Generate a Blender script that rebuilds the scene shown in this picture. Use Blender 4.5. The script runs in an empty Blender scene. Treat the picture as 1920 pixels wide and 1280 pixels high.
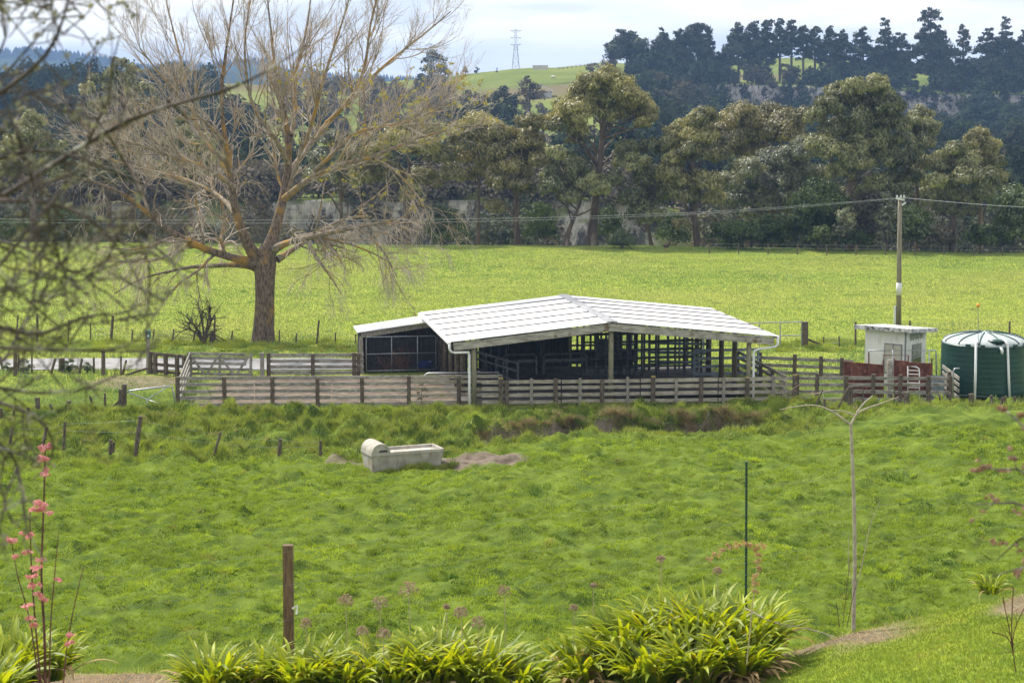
import bpy, math, random
import numpy as np
from mathutils import Vector

S = bpy.context.scene
COL = S.collection
rng = np.random.default_rng(7)
random.seed(7)

# ------------------------------------------------------------------ camera
F = 3733.0; CZ = 11.8; PITCH = math.atan(467 / F)
cp, sp = math.cos(PITCH), math.sin(PITCH)
cam = bpy.data.cameras.new('camera'); co = bpy.data.objects.new('camera', cam); COL.objects.link(co)
co.location = (0, 0, CZ); co.rotation_euler = (math.pi / 2 - PITCH, 0, 0)
cam.lens = 70; cam.sensor_width = 36; cam.sensor_fit = 'HORIZONTAL'
cam.clip_start = 0.1; cam.clip_end = 12000
cam.dof.use_dof = True; cam.dof.focus_distance = 76; cam.dof.aperture_fstop = 7.0
S.camera = co

# ------------------------------------------------------------------ light
SUN_DIR = Vector((-0.42, 0.42, 0.74)).normalized()
EL = math.asin(SUN_DIR.z); AZ = math.atan2(SUN_DIR.x, SUN_DIR.y)
w = bpy.data.worlds.new('World'); S.world = w; w.use_nodes = True
nt = w.node_tree; nt.nodes.clear()
def wn(t, **k):
    n = nt.nodes.new(t)
    for a, b in k.items(): setattr(n, a, b)
    return n
out = wn('ShaderNodeOutputWorld'); bg1 = wn('ShaderNodeBackground'); bg2 = wn('ShaderNodeBackground'); mx = wn('ShaderNodeMixShader')
sky = wn('ShaderNodeTexSky', sky_type='NISHITA', sun_disc=False, sun_elevation=EL, sun_rotation=AZ)
nt.links.new(sky.outputs[0], bg1.inputs[0]); bg1.inputs[1].default_value = 0.1
tc = wn('ShaderNodeTexCoord'); mp = wn('ShaderNodeMapping'); mp.inputs['Scale'].default_value = (7, 7, 46); mp.inputs['Location'].default_value = (1.3, 0.4, 0.35)
nz = wn('ShaderNodeTexNoise'); nz.inputs['Scale'].default_value = 1.0; nz.inputs['Detail'].default_value = 5; nz.inputs['Roughness'].default_value = 0.5
cr = wn('ShaderNodeValToRGB')
cr.color_ramp.elements[0].position = 0.40; cr.color_ramp.elements[0].color = (0.60, 0.64, 0.72, 1)
cr.color_ramp.elements[1].position = 0.56; cr.color_ramp.elements[1].color = (0.92, 0.90, 0.88, 1)
nt.links.new(tc.outputs['Generated'], mp.inputs[0]); nt.links.new(mp.outputs[0], nz.inputs[0]); nt.links.new(nz.outputs[0], cr.inputs[0])
nt.links.new(cr.outputs[0], bg2.inputs[0]); bg2.inputs[1].default_value = 1.0
mx.inputs[0].default_value = 0.86
nt.links.new(bg1.outputs[0], mx.inputs[1]); nt.links.new(bg2.outputs[0], mx.inputs[2]); nt.links.new(mx.outputs[0], out.inputs[0])
sl = bpy.data.lights.new('sun', 'SUN'); sl.energy = 4.0; sl.angle = math.radians(2.5); sl.color = (1.0, 0.95, 0.86)
so = bpy.data.objects.new('sun', sl); COL.objects.link(so); so.rotation_euler = SUN_DIR.to_track_quat('Z', 'Y').to_euler()
S.view_settings.view_transform = 'Standard'; S.view_settings.look = 'None'; S.view_settings.exposure = 0.70; S.view_settings.gamma = 1
S.cycles.use_denoising = True
S.cycles.max_bounces = 6; S.cycles.diffuse_bounces = 2; S.cycles.glossy_bounces = 2; S.cycles.transparent_max_bounces = 6
S.cycles.volume_bounces = 0; S.cycles.transmission_bounces = 3
S.render.film_transparent = False

# ------------------------------------------------------------------ pixel -> place helpers (1920 x 1280 frame)
def at(px, py, Y):
    a = (px - 960) / F; b = (640 - py) / F
    d = np.array([a, cp + b * sp, -sp + b * cp]); k = Y / d[1]
    return np.array([d[0] * k, Y, CZ + d[2] * k])
def atz(px, py, z=0.0):
    a = (px - 960) / F; b = (640 - py) / F
    d = np.array([a, cp + b * sp, -sp + b * cp]); k = (z - CZ) / d[2]
    return np.array([d[0] * k, d[1] * k, z])
def pxof(X, Y, Z):
    dz = Y * cp - (Z - CZ) * sp; du = Y * sp + (Z - CZ) * cp
    return 960 + F * X / dz, 640 - F * du / dz

# ------------------------------------------------------------------ noise
def ss(a, b, x):
    t = np.clip((np.asarray(x, float) - a) / (b - a), 0, 1); return t * t * (3 - 2 * t)
def _h(ix, iy, s):
    n = (ix.astype(np.int64) * 374761393 + iy.astype(np.int64) * 668265263 + s * 974634777) & 0xffffffff
    n = ((n ^ (n >> 13)) * 1274126177) & 0xffffffff
    return ((n ^ (n >> 16)) & 0xffff) / 65535.0
def vn(x, y, s=0):
    x = np.asarray(x, float); y = np.asarray(y, float)
    ix = np.floor(x); iy = np.floor(y); fx = x - ix; fy = y - iy
    fx = fx * fx * (3 - 2 * fx); fy = fy * fy * (3 - 2 * fy)
    a = _h(ix, iy, s); b = _h(ix + 1, iy, s); c = _h(ix, iy + 1, s); d = _h(ix + 1, iy + 1, s)
    return (a + (b - a) * fx) * (1 - fy) + (c + (d - c) * fx) * fy
def fbm(x, y, s=0, o=3):
    r = 0; a = .5; t = 0
    for i in range(o):
        r = r + a * vn(x * 2 ** i, y * 2 ** i, s + i); t += a; a *= .5
    return r / t

# ------------------------------------------------------------------ objects
def tag(o, label=None, cat=None, group=None, kind=None):
    if label: o['label'] = label
    if cat: o['category'] = cat
    if group: o['group'] = group
    if kind: o['kind'] = kind
    return o
def thing(name, label, cat, loc=(0, 0, 0), group=None):
    o = bpy.data.objects.new(name, None); COL.objects.link(o); o.location = tuple(loc); o.empty_display_size = .2
    return tag(o, label, cat, group)
def rootloc(p):
    l = np.zeros(3)
    while p is not None: l += np.array(p.location); p = p.parent
    return l
def mk(name, verts, faces, mat, parent=None, loc=None, tint=None, smooth=False, attrs=None):
    """verts in world coordinates; faces: list of (M,3)/(M,4) int arrays"""
    v = np.asarray(verts, float).reshape(-1, 3)
    base = rootloc(parent) if parent is not None else (np.zeros(3) if loc is None else np.asarray(loc, float))
    me = bpy.data.meshes.new(name)
    fs = [np.asarray(f, np.int64) for f in faces if len(f)]
    nl = sum(f.size for f in fs); nf = sum(len(f) for f in fs)
    me.vertices.add(len(v)); me.vertices.foreach_set('co', (v - base).astype(np.float32).ravel())
    me.loops.add(nl); me.polygons.add(nf)
    me.loops.foreach_set('vertex_index', np.concatenate([f.ravel() for f in fs]).astype(np.int32))
    cnt = np.concatenate([np.full(len(f), f.shape[1]) for f in fs]); st = np.concatenate([[0], np.cumsum(cnt)[:-1]])
    me.polygons.foreach_set('loop_start', st.astype(np.int32))
    me.polygons.foreach_set('use_smooth', np.full(nf, bool(smooth)))
    me.update(calc_edges=True)
    at_ = dict(attrs or {})
    if tint is not None: at_['tint'] = tint
    for k, a in at_.items():
        t = me.attributes.new(k, 'FLOAT', 'POINT'); t.data.foreach_set('value', np.asarray(a, np.float32))
    for m in (mat if isinstance(mat, (list, tuple)) else [mat]): me.materials.append(m)
    o = bpy.data.objects.new(name, me); COL.objects.link(o)
    if parent is not None: o.parent = parent
    else: o.location = tuple(base)
    return o

class MB:
    """collects simple solids, linked as one mesh"""
    def __init__(s): s.v = []; s.q = []; s.t = []; s.n = 0
    def add(s, v, q=(), t=()):
        v = np.asarray(v, float).reshape(-1, 3); s.v.append(v)
        if len(q): s.q.append(np.asarray(q) + s.n)
        if len(t): s.t.append(np.asarray(t) + s.n)
        s.n += len(v); return s
    def hexa(s, b, t):   # 4 bottom, 4 top (ccw)
        return s.add(list(b) + list(t), [[3, 2, 1, 0], [4, 5, 6, 7], [0, 1, 5, 4], [1, 2, 6, 5], [2, 3, 7, 6], [3, 0, 4, 7]])
    def box(s, c, size, ax=(1, 0, 0), up=(0, 0, 1)):
        c = np.asarray(c, float); ax = np.asarray(ax, float); ax = ax / np.linalg.norm(ax); up = np.asarray(up, float)
        y = np.cross(up, ax); y /= np.linalg.norm(y); z = np.cross(ax, y)
        a, b, d = ax * size[0] / 2, y * size[1] / 2, z * size[2] / 2
        return s.hexa([c - a - b - d, c + a - b - d, c + a + b - d, c - a + b - d], [c - a - b + d, c + a - b + d, c + a + b + d, c - a + b + d])
    def beam(s, p, q, wd, ht, up=(0, 0, 1)):
        p = np.asarray(p, float); q = np.asarray(q, float)
        return s.box((p + q) / 2, (np.linalg.norm(q - p), wd, ht), q - p, up)
    def tube(s, pts, r, n=8, cap=True):
        pts = np.asarray(pts, float); k = len(pts); r = np.broadcast_to(np.asarray(r, float), (k,))
        tg = np.gradient(pts, axis=0); tg /= np.linalg.norm(tg, axis=1)[:, None] + 1e-9
        ref = np.array([0, 0, 1.]) if abs(tg[0][2]) < .9 else np.array([1., 0, 0])
        vs = []
        for i in range(k):
            a = np.cross(tg[i], ref); a /= np.linalg.norm(a); b = np.cross(tg[i], a); ref = -np.cross(tg[i], a) if False else ref
            th = np.arange(n) * 2 * np.pi / n
            vs.append(pts[i] + r[i] * (np.cos(th)[:, None] * a + np.sin(th)[:, None] * b))
        q = [[i * n + j, (i + 1) * n + j, (i + 1) * n + (j + 1) % n, i * n + (j + 1) % n] for i in range(k - 1) for j in range(n)]
        v = np.concatenate(vs); t = []
        if cap:
            v = np.concatenate([v, [pts[0]], [pts[-1]]]); m = k * n
            t = [[m, j, (j + 1) % n] for j in range(n)] + [[m + 1, (k - 1) * n + (j + 1) % n, (k - 1) * n + j] for j in range(n)]
        return s.add(v, q, t)
    def lathe(s, c, prof, n=24, ax=None):
        c = np.asarray(c, float); th = np.arange(n) * 2 * np.pi / n
        v = np.concatenate([[c + np.array([r * np.cos(a), r * np.sin(a), z]) for a in th] for r, z in prof])
        k = len(prof)
        q = [[i * n + j, i * n + (j + 1) % n, (i + 1) * n + (j + 1) % n, (i + 1) * n + j] for i in range(k - 1) for j in range(n)]
        return s.add(v, q)
    def ball(s, c, r, n=10, m=6):
        r = np.broadcast_to(np.asarray(r, float), (3,)); v = []; q = []
        for i in range(m + 1):
            for j in range(n):
                a = np.pi * i / m; b = 2 * np.pi * j / n
                v.append(np.asarray(c) + r * np.array([np.sin(a) * np.cos(b), np.sin(a) * np.sin(b), np.cos(a)]))
        q = [[i * n + j, (i + 1) * n + j, (i + 1) * n + (j + 1) % n, i * n + (j + 1) % n] for i in range(m) for j in range(n)]
        return s.add(v, q)
    def build(s, name, mat, parent=None, loc=None, smooth=False, label=None):
        o = mk(name, np.concatenate(s.v), [np.concatenate(s.q) if s.q else [], np.concatenate(s.t) if s.t else []], mat, parent, loc, smooth=smooth)
        if label: o['label'] = label
        return o

# chains of branches, vectorised: C (N,k,3), R (N,k)
def tubes(C, R, n=3):
    C = np.asarray(C, float); N, k, _ = C.shape
    tg = np.gradient(C, axis=1); tg /= np.linalg.norm(tg, axis=2, keepdims=True) + 1e-9
    ref = rng.normal(size=(N, 1, 3)); ref = np.broadcast_to(ref, tg.shape)
    a = np.cross(tg, ref); a /= np.linalg.norm(a, axis=2, keepdims=True) + 1e-9; b = np.cross(tg, a)
    th = np.arange(n) * 2 * np.pi / n
    V = C[:, :, None, :] + R[:, :, None, None] * (np.cos(th)[None, None, :, None] * a[:, :, None, :] + np.sin(th)[None, None, :, None] * b[:, :, None, :])
    idx = np.arange(N * k * n).reshape(N, k, n)
    q = np.stack([idx[:, :-1, :], np.roll(idx, -1, 2)[:, :-1, :], np.roll(idx, -1, 2)[:, 1:, :], idx[:, 1:, :]], -1).reshape(-1, 4)
    return V.reshape(-1, 3), q
def join(parts):
    vs = []; qs = []; n = 0
    for v, q in parts: vs.append(v); qs.append(q + n); n += len(v)
    return np.concatenate(vs), np.concatenate(qs)
def resample(P, R, k):
    P = np.asarray(P, float); R = np.asarray(R, float)
    d = np.concatenate([[0], np.cumsum(np.linalg.norm(np.diff(P, axis=0), axis=1))]); t = np.linspace(0, d[-1], k)
    # smooth (catmull-like) through linear interpolation then averaging
    Q = np.stack([np.interp(t, d, P[:, i]) for i in range(3)], 1)
    for _ in range(2): Q[1:-1] = .25 * Q[:-2] + .5 * Q[1:-1] + .25 * Q[2:]
    return Q, np.interp(t, d, R)
def grow(C, R, per, L, ang, k=5, t0=.25, t1=1.0, up=0.0, wob=.15, rf=.6, rmin=.004, taper=.35, lv=.35, bias=None, tipL=.5):
    """children of each chain; L: length (scaled by parent position), up: bend upward(+)/downward(-) per segment"""
    C = np.asarray(C, float); N, K, _ = C.shape
    if np.ndim(per) == 0: per = np.full(N, per)
    pi = np.repeat(np.arange(N), per); M = len(pi)
    t = t0 + (t1 - t0) * rng.random(M); f = t * (K - 1); i = np.minimum(f.astype(int), K - 2); fr = (f - i)[:, None]
    pos = C[pi, i] * (1 - fr) + C[pi, i + 1] * fr
    tan = C[pi, i + 1] - C[pi, i]; tan /= np.linalg.norm(tan, axis=1, keepdims=True) + 1e-9
    r0 = np.maximum((R[pi, i] * (1 - fr[:, 0]) + R[pi, i + 1] * fr[:, 0]) * rf, rmin)
    pr = np.cross(tan, rng.normal(size=(M, 3))); pr /= np.linalg.norm(pr, axis=1, keepdims=True) + 1e-9
    an = np.radians(ang) * (1 + .35 * rng.normal(size=M)); d = np.cos(an)[:, None] * tan + np.sin(an)[:, None] * pr
    if bias is not None: d = d + np.asarray(bias)
    d /= np.linalg.norm(d, axis=1, keepdims=True)
    ln = (L if np.ndim(L) else np.full(M, L))
    if np.ndim(L): ln = np.asarray(L)[pi]
    ln = ln * (1 + lv * rng.normal(size=M)).clip(.3, 2) * (1 - (1 - tipL) * t)
    out = np.zeros((M, k, 3)); out[:, 0] = pos
    upv = up if np.ndim(up) == 0 else np.asarray(up)[pi][:, None]
    for s in range(1, k):
        d = d + np.array([0, 0, 1.]) * upv + rng.normal(size=(M, 3)) * wob; d /= np.linalg.norm(d, axis=1, keepdims=True)
        out[:, s] = out[:, s - 1] + d * (ln / (k - 1))[:, None]
    rr = r0[:, None] * np.linspace(1, taper, k)[None]; rr = np.maximum(rr, rmin * .6)
    return out, rr

def leafcloud(blobs, dens, size, asp=.45, droop=.6, flat=.8, sub=14, outw=.8, subr=.4):
    """blobs (x,y,z,r): leaf quads gathered in sub-clumps near each blob's shell -> verts, quads, tint"""
    P = []; NRM = []; T = []
    for bx, by, bz, r in blobs:
        c = np.array([bx, by, bz]); K = max(4, int(sub))
        d = rng.normal(size=(K, 3)); d /= np.linalg.norm(d, axis=1)[:, None]; d[:, 2] = np.where(d[:, 2] < -.35, -d[:, 2], d[:, 2])
        sc = c + d * (r * rng.uniform(.45, .95, K))[:, None] * np.array([1, 1, flat])
        n = max(8, int(dens * r * r)); j = rng.integers(0, K, n)
        o = rng.normal(size=(n, 3)); o /= np.linalg.norm(o, axis=1)[:, None]
        rr = r * subr * rng.random(n) ** .45
        p = sc[j] + o * rr[:, None] * np.array([1, 1, .8])
        P.append(p); NRM.append(o * outw + (p - c) / r * .5 + rng.normal(size=(n, 3)) * .45 + np.array([0, 0, .15]))
        T.append(np.full(n, rng.random()) * .5 + rng.random(K)[j] * .3 + rng.random(n) * .2)
    P = np.concatenate(P); N = np.concatenate(NRM); T = np.concatenate(T); N /= np.linalg.norm(N, axis=1)[:, None] + 1e-9
    a = rng.normal(size=P.shape); a[:, 2] -= droop * 2; a -= N * np.sum(a * N, 1)[:, None]; a /= np.linalg.norm(a, axis=1)[:, None] + 1e-9
    b = np.cross(N, a); s = size * rng.uniform(.6, 1.35, len(P)); a *= s[:, None] / 2; b *= (s * asp)[:, None] / 2
    V = np.stack([P - a, P + b * 1.0 - a * .1, P + a, P - b * 1.0 - a * .1], 1).reshape(-1, 3)
    return V, np.arange(len(V)).reshape(-1, 4), np.repeat(T, 4)

# ------------------------------------------------------------------ materials
def newmat(name):
    m = bpy.data.materials.new(name); m.use_nodes = True; t = m.node_tree; t.nodes.clear()
    o = t.nodes.new('ShaderNodeOutputMaterial'); return m, t, o
def nd(t, typ, **k):
    n = t.nodes.new(typ)
    for a, b in k.items():
        if a in n.inputs: n.inputs[a].default_value = b
        else: setattr(n, a, b)
    return n
def noise(t, scale, vec=(1, 1, 1), detail=4, rough=.55, coord='Object'):
    c = nd(t, 'ShaderNodeTexCoord'); m = nd(t, 'ShaderNodeMapping'); m.inputs['Scale'].default_value = vec
    n = nd(t, 'ShaderNodeTexNoise'); n.inputs['Scale'].default_value = scale; n.inputs['Detail'].default_value = detail; n.inputs['Roughness'].default_value = rough
    t.links.new(c.outputs[coord], m.inputs[0]); t.links.new(m.outputs[0], n.inputs[0]); return n.outputs[0]
def ramp(t, src, a, b, ca=(0, 0, 0, 1), cb=(1, 1, 1, 1)):
    r = nd(t, 'ShaderNodeValToRGB'); e = r.color_ramp.elements; e[0].position = a; e[1].position = b
    e[0].color = tuple(ca) if len(ca) == 4 else (*ca, 1); e[1].color = tuple(cb) if len(cb) == 4 else (*cb, 1)
    t.links.new(src, r.inputs[0]); return r.outputs[0]
def mix(t, fac, a, b, mode='MIX'):
    m = nd(t, 'ShaderNodeMixRGB'); m.blend_type = mode
    for s, x in ((m.inputs[0], fac), (m.inputs[1], a), (m.inputs[2], b)):
        if hasattr(x, 'links') or isinstance(x, bpy.types.NodeSocket): t.links.new(x, s)
        elif np.ndim(x): s.default_value = (*x[:3], 1)
        else: s.default_value = x
    return m.outputs[0]
def pmat(name, c1, c2, scale=3, vec=(1, 1, 1), rough=.8, lo=.35, hi=.65, c3=None, s3=8, lo3=.58, hi3=.68, vec3=(1, 1, 1), bump=0, bs=20, metal=0, spec=.3, island=0):
    m, t, o = newmat(name); p = nd(t, 'ShaderNodeBsdfPrincipled')
    col = ramp(t, noise(t, scale, vec), lo, hi, c1, c2)
    if c3 is not None: col = mix(t, ramp(t, noise(t, s3, vec3), lo3, hi3), col, c3)
    if island:
        g = nd(t, 'ShaderNodeNewGeometry'); col = mix(t, ramp(t, g.outputs['Random Per Island'], 0, 1, (1 - island,) * 3, (1 + island,) * 3), (0, 0, 0), (0, 0, 0)) if False else mix(t, 1.0, col, ramp(t, g.outputs['Random Per Island'], 0, 1, (1 - island,) * 3, (1, 1, 1)), 'MULTIPLY')
    t.links.new(col, p.inputs['Base Color']); p.inputs['Roughness'].default_value = rough; p.inputs['Metallic'].default_value = metal
    p.inputs['Specular IOR Level'].default_value = spec
    if bump:
        b = nd(t, 'ShaderNodeBump'); b.inputs['Strength'].default_value = bump; b.inputs['Distance'].default_value = .02
        t.links.new(noise(t, bs, vec), b.inputs['Height']); t.links.new(b.outputs[0], p.inputs['Normal'])
    t.links.new(p.outputs[0], o.inputs[0]); return m
def leafmat(name, c1, c2, trans=.3, c3=None, s3=.3, lo3=.5, hi3=.65, big=None, gloss=.06, tl=(1.25, 1.2, .6)):
    """foliage / grass blades: hue by the 'tint' attribute, patches by place"""
    m, t, o = newmat(name); a = nd(t, 'ShaderNodeAttribute', attribute_name='tint')
    col = ramp(t, a.outputs['Fac'], .1, .9, c1, c2)
    if big is not None: col = mix(t, ramp(t, noise(t, big[1]), .42, .6), col, big[0])
    if c3 is not None: col = mix(t, ramp(t, noise(t, s3), lo3, hi3), col, c3)
    d = nd(t, 'ShaderNodeBsdfDiffuse'); tr = nd(t, 'ShaderNodeBsdfTranslucent'); x = nd(t, 'ShaderNodeMixShader'); x.inputs[0].default_value = trans
    t.links.new(col, d.inputs[0]); t.links.new(mix(t, 1.0, col, tl, 'MULTIPLY'), tr.inputs[0])
    t.links.new(d.outputs[0], x.inputs[1]); t.links.new(tr.outputs[0], x.inputs[2])
    if gloss:
        g = nd(t, 'ShaderNodeBsdfGlossy'); g.inputs['Roughness'].default_value = .5; g.inputs[0].default_value = (1, 1, 1, 1)
        y = nd(t, 'ShaderNodeMixShader'); y.inputs[0].default_value = gloss
        t.links.new(x.outputs[0], y.inputs[1]); t.links.new(g.outputs[0], y.inputs[2]); x = y
    t.links.new(x.outputs[0], o.inputs[0]); return m

M = {}
M['rail'] = pmat('weathered rail timber', (.16, .14, .115), (.46, .43, .37), 3, (1.2, 3, 9), c3=(.42, .42, .36), s3=6, lo3=.56, hi3=.66, bump=.4, island=.35)
M['rail2'] = pmat('pale rail timber', (.25, .22, .17), (.52, .47, .38), 3, (1.2, 3, 9), c3=(.30, .26, .10), s3=4, lo3=.6, hi3=.7, bump=.4, island=.25)
M['post'] = pmat('brown post timber', (.055, .042, .030), (.20, .155, .11), 4, (9, 9, 1.5), c3=(.26, .25, .19), s3=7, lo3=.6, hi3=.7, bump=.5, island=.3)
M['greypost'] = pmat('grey post timber', (.18, .16, .13), (.40, .37, .32), 4, (9, 9, 1.5), c3=(.24, .27, .17), s3=3, lo3=.55, hi3=.66, bump=.4, island=.2)
M['lichen'] = pmat('yellow lichen', (.30, .20, .03), (.42, .36, .20), 14)
M['shedpost'] = pmat('green stained post', (.17, .20, .13), (.30, .24, .15), 2, (6, 6, 1.2), c3=(.12, .08, .045), s3=5, vec3=(8, 8, 1), lo3=.57, hi3=.7, bump=.4)
M['fascia'] = pmat('stained fascia timber', (.22, .20, .17), (.46, .43, .37), 2.2, (1, 1, 5), c3=(.16, .11, .06), s3=2.6, lo3=.56, hi3=.68, bump=.3)
M['roof'] = pmat('white roof sheet', (.80, .80, .81), (.88, .88, .89), 1.2, rough=.45, c3=(.62, .61, .58), s3=2.2, vec3=(.6, 3, 3), lo3=.56, hi3=.74)
M['ridge'] = pmat('grey ridge cap', (.20, .20, .21), (.36, .36, .37), 5, rough=.4)
M['seam'] = pmat('dark seam', (.10, .09, .08), (.22, .19, .16), 3)
M['whitepipe'] = pmat('white plastic pipe', (.74, .75, .75), (.82, .82, .82), 6, rough=.35)
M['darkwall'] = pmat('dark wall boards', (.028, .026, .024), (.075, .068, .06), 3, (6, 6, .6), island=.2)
M['steel'] = pmat('galvanised steel', (.30, .32, .34), (.46, .48, .5), 6, rough=.4, metal=.6)
M['darksteel'] = pmat('dark steel rail', (.055, .06, .068), (.13, .14, .155), 6, rough=.5, metal=.3)
M['bluesteel'] = pmat('blue grey steel rail', (.16, .20, .24), (.28, .33, .38), 6, rough=.5, metal=.3)
M['rust'] = pmat('rust red sheet', (.085, .028, .018), (.20, .07, .045), 2.5, c3=(.33, .19, .13), s3=5, lo3=.6, hi3=.72, rough=.75, bump=.2)
M['hut'] = pmat('off white hut wall', (.72, .71, .67), (.82, .81, .77), 2, c3=(.46, .44, .38), s3=2.4, vec3=(3, 3, .6), lo3=.58, hi3=.74)
M['hutroof'] = pmat('mouldy hut fascia', (.40, .40, .40), (.66, .66, .65), 4, c3=(.13, .13, .11), s3=7, lo3=.5, hi3=.62)
M['mould'] = pmat('grey mould', (.20, .21, .17), (.4, .4, .35), 9)
M['window'] = pmat('window glass', (.035, .04, .045), (.09, .10, .10), 2, rough=.12, spec=.6)
M['curtain'] = pmat('net curtain', (.42, .40, .33), (.55, .52, .44), 5, (8, 8, 1))
M['frame'] = pmat('aluminium frame', (.16, .17, .18), (.26, .27, .28), 6, rough=.4)
M['tank'] = pmat('green tank plastic', (.008, .040, .030), (.014, .058, .045), 1.6, rough=.38, spec=.5)
M['tanktop'] = pmat('sky-pale tank dome', (.32, .37, .36), (.44, .48, .47), 2.0, rough=.4, c3=(.16, .22, .22), s3=5, lo3=.6, hi3=.75)  # pale colour stands in for the sky reflected on the dome
M['brownpost'] = pmat('warm brown post', (.085, .056, .032), (.20, .132, .078), 4, (9, 9, 1.5), bump=.4)
M['orange'] = pmat('orange float', (.75, .30, .02), (.85, .40, .04), 4, rough=.5)
M['concrete'] = pmat('trough concrete', (.31, .285, .24), (.48, .445, .385), 3.0, c3=(.27, .20, .13), s3=3.2, vec3=(2.5, 2.5, .8), lo3=.55, hi3=.7, bump=.3)
M['black'] = pmat('dark opening', (.012, .012, .012), (.02, .02, .02), 3)
M['pole'] = pmat('grey power pole', (.15, .13, .095), (.27, .24, .18), 2, (8, 8, .5), c3=(.11, .08, .05), s3=3, vec3=(8, 8, .4), lo3=.55, hi3=.7)
M['tin'] = pmat('grey tin band', (.52, .53, .55), (.62, .63, .65), 3, rough=.4)
M['wire'] = pmat('wire', (.22, .23, .25), (.34, .36, .38), 5, rough=.5, metal=.4)
M['box'] = pmat('green meter box', (.06, .14, .11), (.10, .20, .16), 5, rough=.5)
M['blue'] = pmat('blue plastic', (.008, .02, .16), (.012, .035, .24), 5, rough=.4)
M['bark'] = pmat('poplar bark', (.060, .045, .032), (.23, .175, .13), 5, (3, 3, .8), c3=(.36, .21, .035), s3=.55, lo3=.50, hi3=.62, bump=.9, bs=16, rough=.95)
M['limb'] = pmat('orange lichen limb', (.15, .12, .085), (.32, .265, .20), 5, c3=(.36, .22, .055), s3=1.1, lo3=.50, hi3=.66, bump=.5, bs=22, rough=.95)
M['twig'] = pmat('pale twig', (.28, .225, .17), (.55, .47, .39), 1.5, c3=(.40, .25, .08), s3=.9, lo3=.60, hi3=.68)
M['gumbark'] = pmat('gum bark', (.055, .040, .030), (.15, .11, .085), 1.2, (2, 2, .5), c3=(.40, .36, .31), s3=.9, vec3=(1.5, 1.5, .35), lo3=.58, hi3=.72, bump=.5)
M['darkbark'] = pmat('dark bark', (.05, .04, .032), (.12, .09, .07), 2, (2, 2, .5))
M['lichentwig'] = pmat('lichen twig', (.030, .023, .019), (.095, .076, .064), 9, c3=(.24, .235, .19), s3=16, lo3=.58, hi3=.68)
M['sapling'] = pmat('sapling bark', (.26, .22, .18), (.42, .37, .31), 12)
M['redstem'] = pmat('dark red stem', (.06, .022, .02), (.14, .05, .045), 12)
M['mudrock'] = pmat('mud', (.14, .09, .06), (.28, .2, .14), 2)
M['gravel'] = pmat('gravel lane', (.20, .197, .197), (.32, .315, .315), 2.5, c3=(.24, .23, .2), s3=.9, lo3=.58, hi3=.7, bump=.4)
M['yard'] = pmat('yard floor', (.26, .19, .15), (.44, .35, .30), 1.4, c3=(.16, .20, .06), s3=.5, lo3=.6, hi3=.72, bump=.4)
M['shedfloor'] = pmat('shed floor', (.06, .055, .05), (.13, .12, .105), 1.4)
M['sheep'] = pmat('wool', (.6, .57, .5), (.75, .72, .65), 6)
M['bird'] = pmat('dark plumage', (.05, .035, .03), (.11, .07, .05), 20)
M['birdred'] = pmat('red bill', (.4, .05, .03), (.5, .07, .04), 10)
M['pylon'] = pmat('pylon steel', (.28, .30, .33), (.40, .42, .45), 1)
M['deadwood'] = pmat('rusty dead brush', (.17, .07, .035), (.32, .15, .08), 6)
M['strawtwig'] = pmat('dry stalk', (.38, .29, .20), (.5, .4, .3), 12)
M['teal'] = pmat('teal shed sheet', (.03, .09, .11), (.05, .13, .15), .5)
M['cream'] = pmat('cream board', (.5, .47, .4), (.62, .58, .5), .6)

# foliage
M['gum'] = leafmat('gum leaves', (.080, .086, .032), (.38, .35, .125), .25, c3=(.16, .125, .05), s3=.16, lo3=.55, hi3=.72, gloss=.05)
M['gumdark'] = leafmat('dark gum leaves', (.055, .066, .028), (.31, .31, .13), .2, gloss=.04)
M['gumgrey'] = leafmat('grey gum leaves', (.075, .088, .052), (.27, .275, .16), .25)
M['gumgold'] = leafmat('golden gum leaves', (.10, .095, .034), (.36, .315, .115), .25)
M['cypress'] = leafmat('cypress foliage', (.020, .030, .019), (.070, .086, .046), .12, gloss=.02)
M['bush'] = leafmat('bush leaves', (.022, .042, .016), (.105, .145, .042), .22, gloss=.015)
M['brightbush'] = leafmat('bright bush leaves', (.05, .085, .018), (.14, .19, .040), .3)
M['scrub'] = leafmat('grey brown scrub', (.08, .068, .055), (.20, .175, .135), .15, gloss=0)
M['forest'] = leafmat('hillside wood', (.016, .026, .017), (.052, .070, .038), .12, c3=(.085, .075, .05), s3=.03, lo3=.57, hi3=.68, gloss=0)
M['valley'] = leafmat('valley scrub', (.035, .044, .032), (.13, .14, .095), .15, c3=(.15, .13, .11), s3=.08, lo3=.56, hi3=.66, gloss=0)
M['pine'] = leafmat('far pine', (.012, .022, .018), (.03, .045, .032), .05, gloss=0)
M['aga'] = leafmat('strap leaves', (.045, .11, .010), (.37, .43, .014), .45, c3=(.55, .46, .02), s3=5, lo3=.60, hi3=.70, gloss=.03, tl=(1.5, 1.35, .5))
M['agadry'] = leafmat('dry strap leaves', (.26, .17, .08), (.45, .34, .19), .3, gloss=0)
M['seed'] = leafmat('dry seed head', (.30, .22, .17), (.50, .40, .33), .3, gloss=0)
M['pink'] = leafmat('pink new leaves', (.62, .22, .24), (.80, .42, .42), .35, gloss=0, tl=(1, 1, 1))
M['lichenleaf'] = leafmat('grey lichen', (.17, .172, .135), (.36, .36, .29), .3, gloss=0)
M['yleaf'] = leafmat('last yellow leaves', (.28, .25, .05), (.42, .37, .09), .4, gloss=0)
M['buds'] = leafmat('pinkish buds', (.22, .13, .11), (.42, .28, .24), .3, gloss=0)
M['plume'] = leafmat('dry plume', (.36, .24, .15), (.52, .36, .24), .4, gloss=0)
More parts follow.
